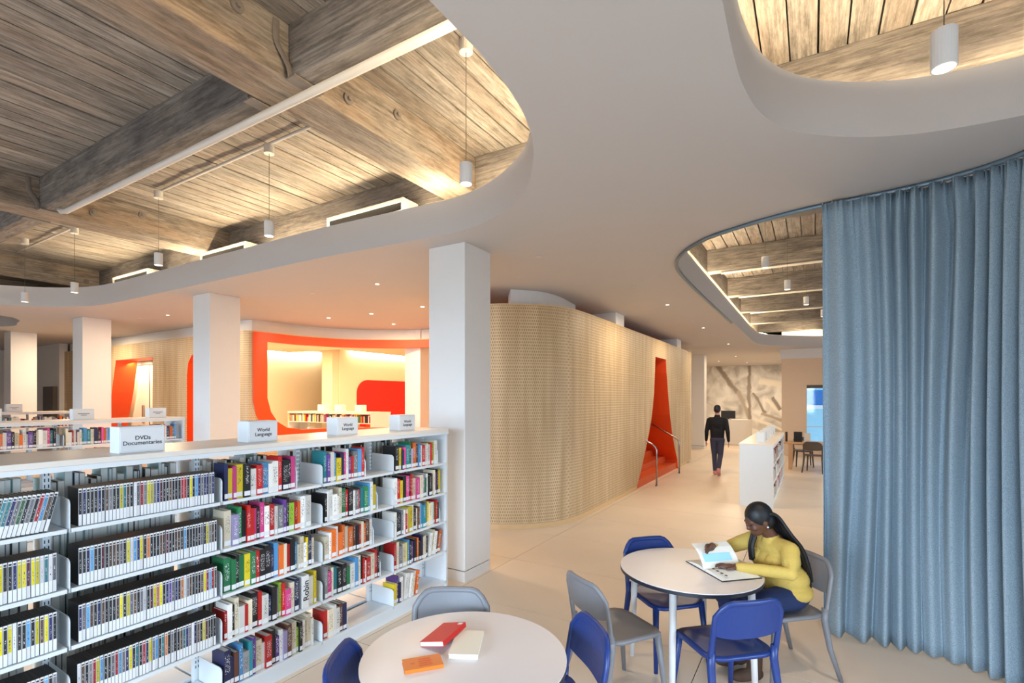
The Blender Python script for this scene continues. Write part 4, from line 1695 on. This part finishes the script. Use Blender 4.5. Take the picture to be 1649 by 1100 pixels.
# items on the reading desk
for k, (x, w_, h_, c_) in enumerate(((-0.62, 0.05, 0.26, M_boot), (-0.34, 0.20, 0.27, M_ink), (-0.12, 0.16, 0.24, M_paper))):
    t = MB(); t.box((0, 0, h_ / 2), (w_, 0.18, h_), bev=0.004)
    o = t.build('desk_organiser', c_); o.location = (x, 15.9, 0.7435)
    tag(o, ('brown upright folder on the oak reading desk', 'black document stand on the oak reading desk', 'white document stand on the oak reading desk')[k], 'stand')

# ------------------------------------------------------------------ books on the tables
def lying_book(name, x, y, z, w_, l_, th, rz, col, label, tilt=0.0):
    r_ = empty(name, (x, y, z), rz)
    r_.rotation_euler = (0, tilt, rz)
    tag(r_, label, 'book')
    t = MB(); t.span(-w_ / 2, w_ / 2, -l_ / 2, l_ / 2, 0, 0.0015); t.span(-w_ / 2, w_ / 2, -l_ / 2, l_ / 2, th - 0.0015, th); t.span(w_ / 2 - 0.002, w_ / 2, -l_ / 2, l_ / 2, 0.0015, th - 0.0015)
    o = t.build('cover', M_cover, r_); o.color = col
    t = MB(); t.span(-w_ / 2 + 0.003, w_ / 2 - 0.0025, -l_ / 2 + 0.003, l_ / 2 - 0.003, 0.0016, th - 0.0016); t.build('page_block', M_paper, r_)
    return r_


ZT = 0.7425
lying_book('paperback', -1.440, 1.970, ZT, 0.138, 0.24, 0.022, R(27.7), rgb(240, 232, 214), 'cream paperback lying partly under the red book')
rbo = lying_book('paperback', -1.580, 1.97, ZT + 0.0135, 0.132, 0.225, 0.024, R(8), rgb(206, 30, 24), 'red paperback on the round table, overlapping the cream one', -R(11.5))
t = MB(); t.box((0.045, 0.095, 0.0244), (0.024, 0.018, 0.0008)); t.build('spine_label', M_label, rbo)
obk = lying_book('paperback', -1.508, 1.727, ZT, 0.102, 0.172, 0.016, R(-40), rgb(222, 118, 32), 'small orange paperback alone on the round table')
t = MB()
for k in range(4):
    t.box((0.028 - 0.018 * k, 0.01, 0.0164), (0.010, 0.06 - 0.008 * (k % 2), 0.0006))
t.box((0.0, -0.045, 0.0164), (0.012, 0.018, 0.0006))
t.build('cover_print', M_orangeD, obk)

# open picture book in front of the woman
ob = empty('open_book', (-0.545, 3.775, ZT), R(-46))
tag(ob, 'open picture book with a page being turned on the table', 'book')
t = MB(); t.span(-0.215, 0.215, -0.15, 0.15, 0, 0.004); t.build('cover', M_ink, ob)
for sx in (-1, 1):
    t = MB()
    for k in range(8):
        x0, x1 = 0.208 * k / 8, 0.208 * (k + 1) / 8
        f0, f1 = 0.006 + 0.02 * math.sin(math.pi * (x0 / 0.208) ** 0.6), 0.006 + 0.02 * math.sin(math.pi * (x1 / 0.208) ** 0.6)
        t.poly([(sx * x0, -0.145, f0), (sx * x1, -0.145, f1), (sx * x1, 0.145, f1), (sx * x0, 0.145, f0)])
        t.poly([(sx * x0, -0.145, 0.0045), (sx * x1, -0.145, 0.0045), (sx * x1, -0.145, f1), (sx * x0, -0.145, f0)])
        t.poly([(sx * x0, 0.145, 0.0045), (sx * x1, 0.145, 0.0045), (sx * x1, 0.145, f1), (sx * x0, 0.145, f0)])
    t.build('page_block', M_paper, ob)
t = MB()
for k in range(4):
    t.ball((0.04 + 0.045 * k, -0.095, 0.027), (0.014, 0.012, 0.0012), sub=1)
t.build('page_pictures', M_boot, ob)
t = MB()
pts = [(0.0, 0.008), (-0.02, 0.05), (-0.055, 0.095), (-0.10, 0.13), (-0.15, 0.15)]
for (xa, za), (xb, zb) in zip(pts[:-1], pts[1:]):
    t.poly([(xa, -0.145, za), (xb, -0.145, zb), (xb, 0.145, zb), (xa, 0.145, za)])
pg = t.build('turning_page', M_paper, ob)
t = MB(); t.poly([(-0.018, -0.12, 0.056), (-0.056, -0.12, 0.1005), (-0.056, 0.1, 0.1005), (-0.018, 0.1, 0.056)]); t.build('page_picture', M_facadel, ob)

# ------------------------------------------------------------------ pendant lamps, pipes, diffusers, downlights
def pendant(x, y, ztop, zlamp, label, r=0.047, h=0.15, power=9, can=True):
    p = empty('pendant_lamp', (x, y, 0))
    tag(p, label, 'lamp')
    t = MB(); t.cyl((0, 0, zlamp), r, h, 22); t.build('lamp_body', M_white, p, False)
    t = MB(); t.cyl((0, 0, zlamp - 0.002), r * 0.86, 0.003, 20); t.build('lamp_lens', M_lampface, p)
    t = MB(); t.cyl((0, 0, zlamp + h), 0.0025, ztop - zlamp - h, 6); t.build('cable', M_darkgrey, p)
    if can:
        t = MB(); t.cyl((0, 0, ztop - 0.09), 0.05, 0.09, 18); t.build('ceiling_canopy', M_pipe, p)
    l = bpy.data.lights.new('lamp_light', 'SPOT'); l.energy = power * 10; l.spot_size = R(80); l.spot_blend = 0.6; l.color = (1.0, 0.83, 0.6); l.shadow_soft_size = 0.04
    o = bpy.data.objects.new('lamp_light', l); COL.objects.link(o); o.location = (0, 0, zlamp - 0.02); o.parent = p


pendant(-4.79, 3.12, 4.55, 3.615, 'white cylinder pendant hung from the conduit beside the big iron-strapped beam')
pendant(-2.20, 3.0, 4.60, 3.535, 'white cylinder pendant in the rounded corner of the large ceiling opening')
pendant(-7.05, 3.10, 4.55, 3.62, 'white cylinder pendant between two slot diffusers over the large opening')
pendant(-9.65, 3.10, 4.55, 3.56, 'white cylinder pendant near the far slot diffuser')
pendant(-11.02, 2.9, 4.55, 3.52, 'white cylinder pendant hung lowest at the left end of the large opening')
pendant(0.52, 3.0, 4.60, 3.47, 'white cylinder pendant in the opening on the curtain side', r=0.05, h=0.17)
for k, (x, y) in enumerate(((-0.55, 7.6), (-0.35, 9.3), (-0.1, 11.0), (0.2, 12.8))):
    pendant(x, y, 4.60, 3.72, ('pendant', 'second pendant', 'third pendant', 'fourth pendant')[k] + ' counted from the curtain in the long opening beyond it', can=False)


def pipe(name, pts, r, label, cat='pipe', mat=M_pipe):
    t = MB(); t.tube(pts, r, 12)
    o = t.build(name, mat, None, True)
    tag(o, label, cat)


pipe('sprinkler_pipe', [(-7.75, 2.33, 4.26), (-7.65, 2.33, 4.17), (-7.5, 2.33, 4.14), (-7.0, 2.33, 4.14), (-1.2, 2.33, 4.14)], 0.031, 'white sprinkler pipe running under the timber cross beam')
pipe('conduit', [(-7.1, 3.12, 4.56), (-4.0, 3.12, 4.56)], 0.016, 'thin conduit feeding the pendants under the boards')
pipe('conduit', [(-12.2, 3.1, 4.56), (-8.5, 3.1, 4.56)], 0.016, 'thin conduit at the left end of the timber ceiling')
for k, yy in enumerate((9.62, 12.12, 14.52)):
    pipe('conduit', [(-1.4, yy, 4.189), (0.7, yy, 4.189), (0.78, yy, 4.16), (0.8, yy, 4.09)], 0.022, ('pale conduit', 'second pale conduit', 'third pale conduit')[k] + ' counted from the curtain below the beams of the long opening')


M_vent = plain('vent_enamel', rgb(172, 172, 172), 0.5)


def vent2(x0, x1, label):
    d_ = empty('slot_diffuser', ((x0 + x1) / 2, 4.16, ZS + 0.001))
    tag(d_, label, 'air vent')
    w_ = (x1 - x0) / 2
    t = MB()
    t.span(-w_, w_, 0.0, 0.25, 0.205, 0.245); t.span(-w_, w_, 0.0, 0.25, 0.0, 0.11); t.span(-w_, -w_ + 0.03, 0, 0.25, 0.11, 0.205); t.span(w_ - 0.03, w_, 0, 0.25, 0.11, 0.205)
    t.build('vent_frame', M_vent, d_)
    t = MB(); t.span(-w_ + 0.03, w_ - 0.03, 0.02, 0.20, 0.11, 0.205); t.build('vent_slot', M_black, d_)


vent2(-5.2, -3.92, 'long slot air diffuser nearest the rounded corner of the large opening')
vent2(-8.15, -6.95, 'middle slot air diffuser behind the rim of the large opening')
vent2(-11.2, -9.85, 'slot air diffuser at the far end of the large opening')
for k, (x, y) in enumerate(((-6.04, 6.91), (-7.39, 6.96), (-8.54, 6.88), (-8.01, 8.2))):
    o = MB(); o.cyl((0, 0, 0), 0.035, 0.008, 18); o = o.build('downlight', M_lampface); o.location = (x, y, ZC - 0.0085)
    tag(o, ('glowing downlight nearest the column that ends the long bookcase', 'glowing downlight second from the long bookcase column', 'glowing downlight third from the long bookcase column', 'glowing downlight closest to the orange portal header')[k], 'downlight')
    area('downlight_beam', (x, y, ZC - 0.02), (0.12, 0.12), 46, (1.0, 0.66, 0.40), (0, 0, -1))
for k, (x, y) in enumerate(((-6.74, 5.12), (-2.737, 5.15), (-2.264, 7.25), (-2.285, 10.83), (-2.266, 14.13), (-11.9, 4.9))):
    o = MB(); o.cyl((0, 0, 0), 0.04, 0.006, 16); o = o.build('ceiling_rose', M_pipe, ceiling); o.location = (x, y, ZC - 0.0065 - (ZC + ZS) / 2)
# added warm fill: glowing discs with area lamps under the soffit, no real fixtures
for k, (x, y, pw) in enumerate(((-2.2, 9.0, 50), (-2.2, 12.4, 50), (-2.2, 16.5, 60), (-2.6, 21.5, 80), (-2.6, 25.5, 90), (-5.5, 22.5, 60), (-3.6, 24.0, 50), (-11.0, 5.0, 85), (-15.5, 5.0, 95), (-5.4, 5.2, 45))):
    o = MB(); o.cyl((0, 0, 0), 0.028, 0.006, 18); o = o.build('fill_lamp_disc', M_lampface); o.location = (x, y, ZC - 0.0065)
    tag(o, 'small added fill lamp in the ceiling ' + ('between the curtain track and the slotted wood', 'above the orange stair landing', 'beyond the orange stair', 'over the reception desk', 'right before the mural', 'behind the slotted enclosure', 'before the mural, beside the reception', 'between the second and third white columns', 'over the furthest white bookcase', 'beside the column ending the long bookcase')[k], 'downlight')
    area('fill_beam', (x, y, ZC - 0.02), (0.25, 0.25), pw, (1.0, 0.80, 0.56), (0, 0, -1))


# ------------------------------------------------------------------ people
def fuse(name, prims, voxel, mat, parent, smooth=3):
    t = MB()
    for p in prims:
        if p[0] == 't':
            pts = [Vector(q) for q in p[1]]
            t.tube(pts, list(p[2]), 14)
            for q, r_ in zip(pts, p[2]):
                t.ball(q, r_ * 0.995, sub=2)
        else:
            t.ball(p[1], p[2], sub=3, rot=p[3] if len(p) > 3 else None)
    tmp = t.build(name, mat)
    md = tmp.modifiers.new('r', 'REMESH'); md.mode = 'VOXEL'; md.voxel_size = voxel; md.use_smooth_shade = True
    sm = tmp.modifiers.new('s', 'SMOOTH'); sm.factor = 0.5; sm.iterations = smooth
    bpy.context.view_layer.update()
    me = bpy.data.meshes.new_from_object(tmp.evaluated_get(bpy.context.evaluated_depsgraph_get()))
    bpy.data.objects.remove(tmp)
    me.polygons.foreach_set('use_smooth', [True] * len(me.polygons))
    me.materials.clear(); me.materials.append(mat)
    o = bpy.data.objects.new(name, me); COL.objects.link(o); o.parent = parent
    return o


def finger(base, mid, tip, r):
    return ('t', [base, mid, tip], [r, r * 0.95, r * 0.8])


# seated woman, local frame: facing +X, her left is +Y
wo = empty('person', (WH[0], WH[1], 0), WF)
tag(wo, 'seated woman in a mustard sweater and jeans reading at the round table', 'person')
HR = Matrix.Rotation(R(30), 3, 'Y') @ Matrix.Rotation(R(-6), 3, 'Z')
HC = Vector((0.165, 0.0, 1.085))
hp = lambda x, y, z: HC + HR @ Vector((x, y, z))
body = [
    ('b', HC, (0.088, 0.071, 0.104), HR), ('b', hp(0.045, 0, -0.062), (0.042, 0.046, 0.045), HR), ('b', hp(0.062, 0, -0.088), (0.020, 0.022, 0.016), HR),
    ('b', hp(0.092, 0, -0.022), (0.016, 0.013, 0.018), HR), ('b', hp(0.086, 0, 0.004), (0.012, 0.008, 0.022), HR),
    ('b', hp(0.079, 0, -0.055), (0.012, 0.022, 0.007), HR), ('b', hp(0.077, 0, -0.066), (0.012, 0.019, 0.007), HR),
    ('b', hp(0.066, 0.034, -0.025), (0.022, 0.022, 0.022), HR), ('b', hp(0.066, -0.034, -0.025), (0.022, 0.022, 0.022), HR),
    ('b', hp(0.072, 0.030, 0.020), (0.014, 0.020, 0.007), HR), ('b', hp(0.072, -0.030, 0.020), (0.014, 0.020, 0.007), HR),
    ('b', hp(-0.005, 0.073, -0.012), (0.018, 0.009, 0.030), HR), ('b', hp(-0.005, -0.073, -0.012), (0.018, 0.009, 0.030), HR),
    ('t', [(0.03, 0, 0.90), (0.075, 0, 0.975), (0.135, 0, 1.05)], [0.06, 0.047, 0.048]),
    ('t', [(-0.06, 0, 0.56), (-0.03, 0, 0.72), (0.03, 0, 0.90)], [0.09, 0.09, 0.08]),
    ('t', [(0.04, 0.10, 0.90), (0.05, 0.175, 0.905), (0.13, 0.27, 0.778), (0.37, 0.105, 0.785), (0.40, 0.085, 0.787)], [0.04, 0.04, 0.035, 0.024, 0.024]),
    ('t', [(0.04, -0.10, 0.90), (0.05, -0.175, 0.905), (0.25, -0.26, 0.80), (0.42, -0.13, 0.855), (0.44, -0.115, 0.862)], [0.04, 0.04, 0.035, 0.024, 0.024]),
    ('t', [(-0.06, 0.06, 0.54), (-0.05, 0.09, 0.53), (0.36, 0.10, 0.50), (0.27, 0.10, 0.10)], [0.07, 0.07, 0.05, 0.035]),
    ('t', [(-0.06, -0.06, 0.54), (-0.05, -0.09, 0.53), (0.36, -0.10, 0.50), (0.25, -0.10, 0.10)], [0.07, 0.07, 0.05, 0.035]),
    # left hand flat on the page
    ('b', (0.435, 0.068, 0.786), (0.046, 0.038, 0.017), Matrix.Rotation(R(-28), 3, 'Z')),
    finger((0.462, 0.078, 0.790), (0.492, 0.066, 0.792), (0.514, 0.055, 0.778), 0.0095), finger((0.460, 0.058, 0.790), (0.496, 0.042, 0.793), (0.520, 0.030, 0.778), 0.0095),
    finger((0.452, 0.042, 0.789), (0.484, 0.022, 0.791), (0.506, 0.009, 0.778), 0.009), finger((0.440, 0.030, 0.787), (0.464, 0.010, 0.788), (0.480, -0.002, 0.777), 0.008),
    finger((0.425, 0.100, 0.786), (0.455, 0.106, 0.786), (0.482, 0.100, 0.778), 0.0105),
    # right hand lifting the page
    ('b', (0.470, -0.095, 0.872), (0.044, 0.020, 0.036), Matrix.Rotation(R(35), 3, 'Z')),
    finger((0.495, -0.085, 0.895), (0.530, -0.066, 0.902), (0.552, -0.045, 0.892), 0.009), finger((0.500, -0.080, 0.880), (0.537, -0.058, 0.884), (0.558, -0.036, 0.874), 0.009),
    finger((0.500, -0.080, 0.864), (0.533, -0.060, 0.864), (0.552, -0.040, 0.856), 0.0088), finger((0.492, -0.083, 0.850), (0.520, -0.068, 0.846), (0.536, -0.052, 0.840), 0.008),
    finger((0.462, -0.078, 0.895), (0.490, -0.052, 0.905), (0.515, -0.038, 0.896), 0.010),
]
fuse('body', body, 0.0055, M_skin, wo, 2)
sweater = [
    ('b', (-0.06, 0, 0.575), (0.160, 0.195, 0.09)), ('b', (-0.05, 0, 0.66), (0.148, 0.175, 0.12)), ('b', (0.0, 0, 0.79), (0.125, 0.165, 0.13)), ('b', (0.03, 0, 0.875), (0.098, 0.165, 0.075)),
    ('b', (0.075, 0.07, 0.785), 0.078), ('b', (0.075, -0.07, 0.785), 0.078), ('b', (0.08, 0, 0.78), (0.07, 0.10, 0.08)),
    ('t', [(0.045, -0.15, 0.905), (0.045, 0.15, 0.905)], [0.058, 0.058]), ('t', [(0.04, 0, 0.885), (0.055, 0, 0.925)], [0.085, 0.068]),
    ('t', [(0.045, 0.165, 0.90), (0.09, 0.225, 0.84), (0.13, 0.272, 0.782), (0.26, 0.185, 0.787), (0.385, 0.095, 0.788)], [0.063, 0.057, 0.046, 0.041, 0.032]),
    ('t', [(0.045, -0.165, 0.90), (0.15, -0.22, 0.85), (0.25, -0.262, 0.802), (0.34, -0.19, 0.83), (0.425, -0.126, 0.857)], [0.063, 0.057, 0.046, 0.041, 0.032]),
]
fuse('sweater', sweater, 0.006, M_mustard, wo, 4)
jeans = [
    ('b', (-0.06, 0, 0.54), (0.140, 0.175, 0.085)),
    ('t', [(-0.05, 0.09, 0.545), (0.15, 0.10, 0.54), (0.37, 0.105, 0.515), (0.33, 0.105, 0.32), (0.27, 0.10, 0.15)], [0.092, 0.085, 0.066, 0.058, 0.044]),
    ('t', [(-0.05, -0.09, 0.545), (0.15, -0.10, 0.54), (0.37, -0.105, 0.515), (0.32, -0.105, 0.32), (0.25, -0.10, 0.15)], [0.092, 0.085, 0.066, 0.058, 0.044]),
]
fuse('jeans', jeans, 0.008, M_jeans, wo, 4)
for sy, ax in ((0.10, 0.27), (-0.10, 0.25)):
    fuse('boot', [('t', [(ax, sy, 0.19), (ax, sy, 0.055)], [0.052, 0.05]), ('b', (ax + 0.075, sy, 0.043), (0.115, 0.043, 0.042)), ('b', (ax - 0.01, sy, 0.043), (0.055, 0.042, 0.042))], 0.007, M_boot, wo, 3)
hair = [('b', hp(-0.018, 0, 0.022), (0.097, 0.083, 0.100), HR), ('b', hp(-0.045, 0, -0.02), (0.070, 0.078, 0.085), HR)]
fuse('hair', hair, 0.006, M_hair, wo, 2)
t = MB()
for k in range(18):
    u = -1 + 2 * k / 17
    yy = 0.085 * u
    j = rnd.uniform(-0.008, 0.008)
    s0 = hp(-0.06, yy * 0.85, 0.05 - 0.02 * abs(u))
    pts = [s0, hp(-0.105, yy * 0.9, -0.02), Vector((-0.005 + j, yy * 1.2 + 0.03, 0.99)), Vector((-0.075 + j, yy * 1.15 + 0.045, 0.90)), Vector((-0.125 + j, yy + 0.06, 0.78)), Vector((-0.165 + j, yy * 0.8 + 0.065, 0.64 + rnd.uniform(-0.05, 0.04)))]
    pts = [Vector(p) for p in smooth_path([tuple(p) for p in pts], 5)]
    t.tube(pts, [0.012] * (len(pts) - 5) + [0.011, 0.010, 0.009, 0.008, 0.005], 7)
for k in range(7):
    yy = -0.062 - 0.006 * k
    pts = [hp(-0.02, -0.07, 0.0), hp(0.0, -0.078 - 0.002 * k, -0.075), Vector((0.135 + 0.004 * (k % 3), yy, 0.955)), Vector((0.163 + 0.005 * (k % 2), yy + 0.004, 0.87)), Vector((0.165, yy + 0.012, 0.79 - 0.01 * (k % 3)))]
    pts = [Vector(p) for p in smooth_path([tuple(p) for p in pts], 5)]
    t.tube(pts, 0.011, 7)
t.build('braids', M_hair, wo, True)
for s in (1, -1):
    t = MB()
    t.ball(hp(0.078, 0.029 * s, 0.004), (0.008, 0.011, 0.004), rot=HR, sub=2)
    t.build('eyelid', M_hair, wo, True)
    t = MB(); t.ball(hp(-0.002, 0.083 * s, -0.042), 0.007, sub=2); t.build('earring', M_shelf, wo, True)

# man walking away towards the reception, local frame: facing +X
ma = empty('person', (-2.065, 13.53, 0), R(92))
tag(ma, 'man in a black sweater and slate trousers walking away towards the mural', 'person')
MBODY = [
    ('b', (0.02, 0, 1.655), (0.098, 0.076, 0.115)), ('b', (0.06, 0, 1.60), (0.05, 0.05, 0.05)), ('b', (0.112, 0, 1.635), (0.016, 0.014, 0.02)),
    ('b', (0.0, 0.078, 1.645), (0.02, 0.010, 0.03)), ('b', (0.0, -0.078, 1.645), (0.02, 0.010, 0.03)),
    ('t', [(0, 0, 1.40), (0.0, 0, 1.56)], [0.065, 0.055]), ('t', [(0, 0, 0.95), (0, 0, 1.40)], [0.085, 0.085]),
    ('t', [(0, 0.12, 1.40), (0, 0.20, 1.38), (-0.03, 0.25, 1.10), (0.03, 0.265, 0.86)], [0.05, 0.05, 0.038, 0.026]),
    ('t', [(0, -0.12, 1.40), (0, -0.20, 1.38), (-0.05, -0.25, 1.10), (-0.01, -0.265, 0.86)], [0.05, 0.05, 0.038, 0.026]),
    ('t', [(0, 0.08, 0.95), (0.0, 0.09, 0.90), (0.07, 0.075, 0.50), (0.05, 0.06, 0.08)], [0.08, 0.08, 0.05, 0.035]),
    ('t', [(0, -0.08, 0.95), (0.0, -0.09, 0.90), (0.02, -0.07, 0.50), (-0.17, -0.05, 0.13)], [0.08, 0.08, 0.05, 0.035]),
]
for s, hx in ((1, 0.035), (-1, -0.005)):
    MBODY.append(('b', (hx, 0.268 * s, 0.80), (0.035, 0.017, 0.046)))
    for k in range(4):
        MBODY.append(finger((hx + 0.024 - 0.016 * k, 0.268 * s, 0.77), (hx + 0.026 - 0.016 * k, 0.264 * s, 0.735), (hx + 0.022 - 0.015 * k, 0.256 * s, 0.705 + 0.008 * abs(k - 1)), 0.0095))
    MBODY.append(finger((hx + 0.03, 0.262 * s, 0.815), (hx + 0.048, 0.256 * s, 0.785), (hx + 0.05, 0.25 * s, 0.755), 0.0105))
fuse('body', MBODY, 0.008, M_skin2, ma, 2)
fuse('sweater', [('b', (0, 0, 1.30), (0.125, 0.19, 0.17)), ('b', (0, 0, 1.08), (0.120, 0.165, 0.17)), ('b', (0, 0, 0.97), (0.122, 0.168, 0.07)), ('t', [(0, -0.17, 1.40), (0, 0.17, 1.40)], [0.065, 0.065]), ('t', [(0, 0, 1.40), (0, 0, 1.485)], [0.11, 0.072]), ('t', [(0, -0.06, 1.0), (0, -0.09, 1.36)], [0.105, 0.10]), ('t', [(0, 0.06, 1.0), (0, 0.09, 1.36)], [0.105, 0.10]),
                 ('t', [(0, 0.19, 1.385), (-0.03, 0.25, 1.10), (0.025, 0.265, 0.875)], [0.068, 0.052, 0.036]), ('t', [(0, -0.19, 1.385), (-0.05, -0.25, 1.10), (-0.015, -0.265, 0.875)], [0.068, 0.052, 0.036])], 0.009, M_blacksw, ma, 4)
fuse('trousers', [('b', (0, 0, 0.92), (0.120, 0.165, 0.10)), ('t', [(0, 0.085, 0.90), (0.07, 0.075, 0.50), (0.05, 0.06, 0.10)], [0.095, 0.066, 0.047]), ('t', [(0, -0.085, 0.90), (0.02, -0.07, 0.50), (-0.165, -0.05, 0.15)], [0.095, 0.066, 0.047])], 0.009, M_slate, ma, 4)
fuse('hair', [('b', (0.0, 0, 1.69), (0.098, 0.083, 0.092)), ('b', (-0.035, 0, 1.655), (0.072, 0.078, 0.085))], 0.008, M_hair, ma, 2)
fuse('shoe', [('b', (0.10, 0.055, 0.042), (0.14, 0.047, 0.042)), ('t', [(0.05, 0.06, 0.10), (0.05, 0.06, 0.05)], [0.048, 0.048])], 0.008, M_shoe, ma, 3)
sh_rot = Matrix.Rotation(R(38), 3, 'Y')
fuse('shoe', [('b', (-0.105, -0.05, 0.062), (0.13, 0.046, 0.040), sh_rot), ('t', [(-0.17, -0.05, 0.16), (-0.165, -0.05, 0.11)], [0.048, 0.048])], 0.008, M_shoe, ma, 3)
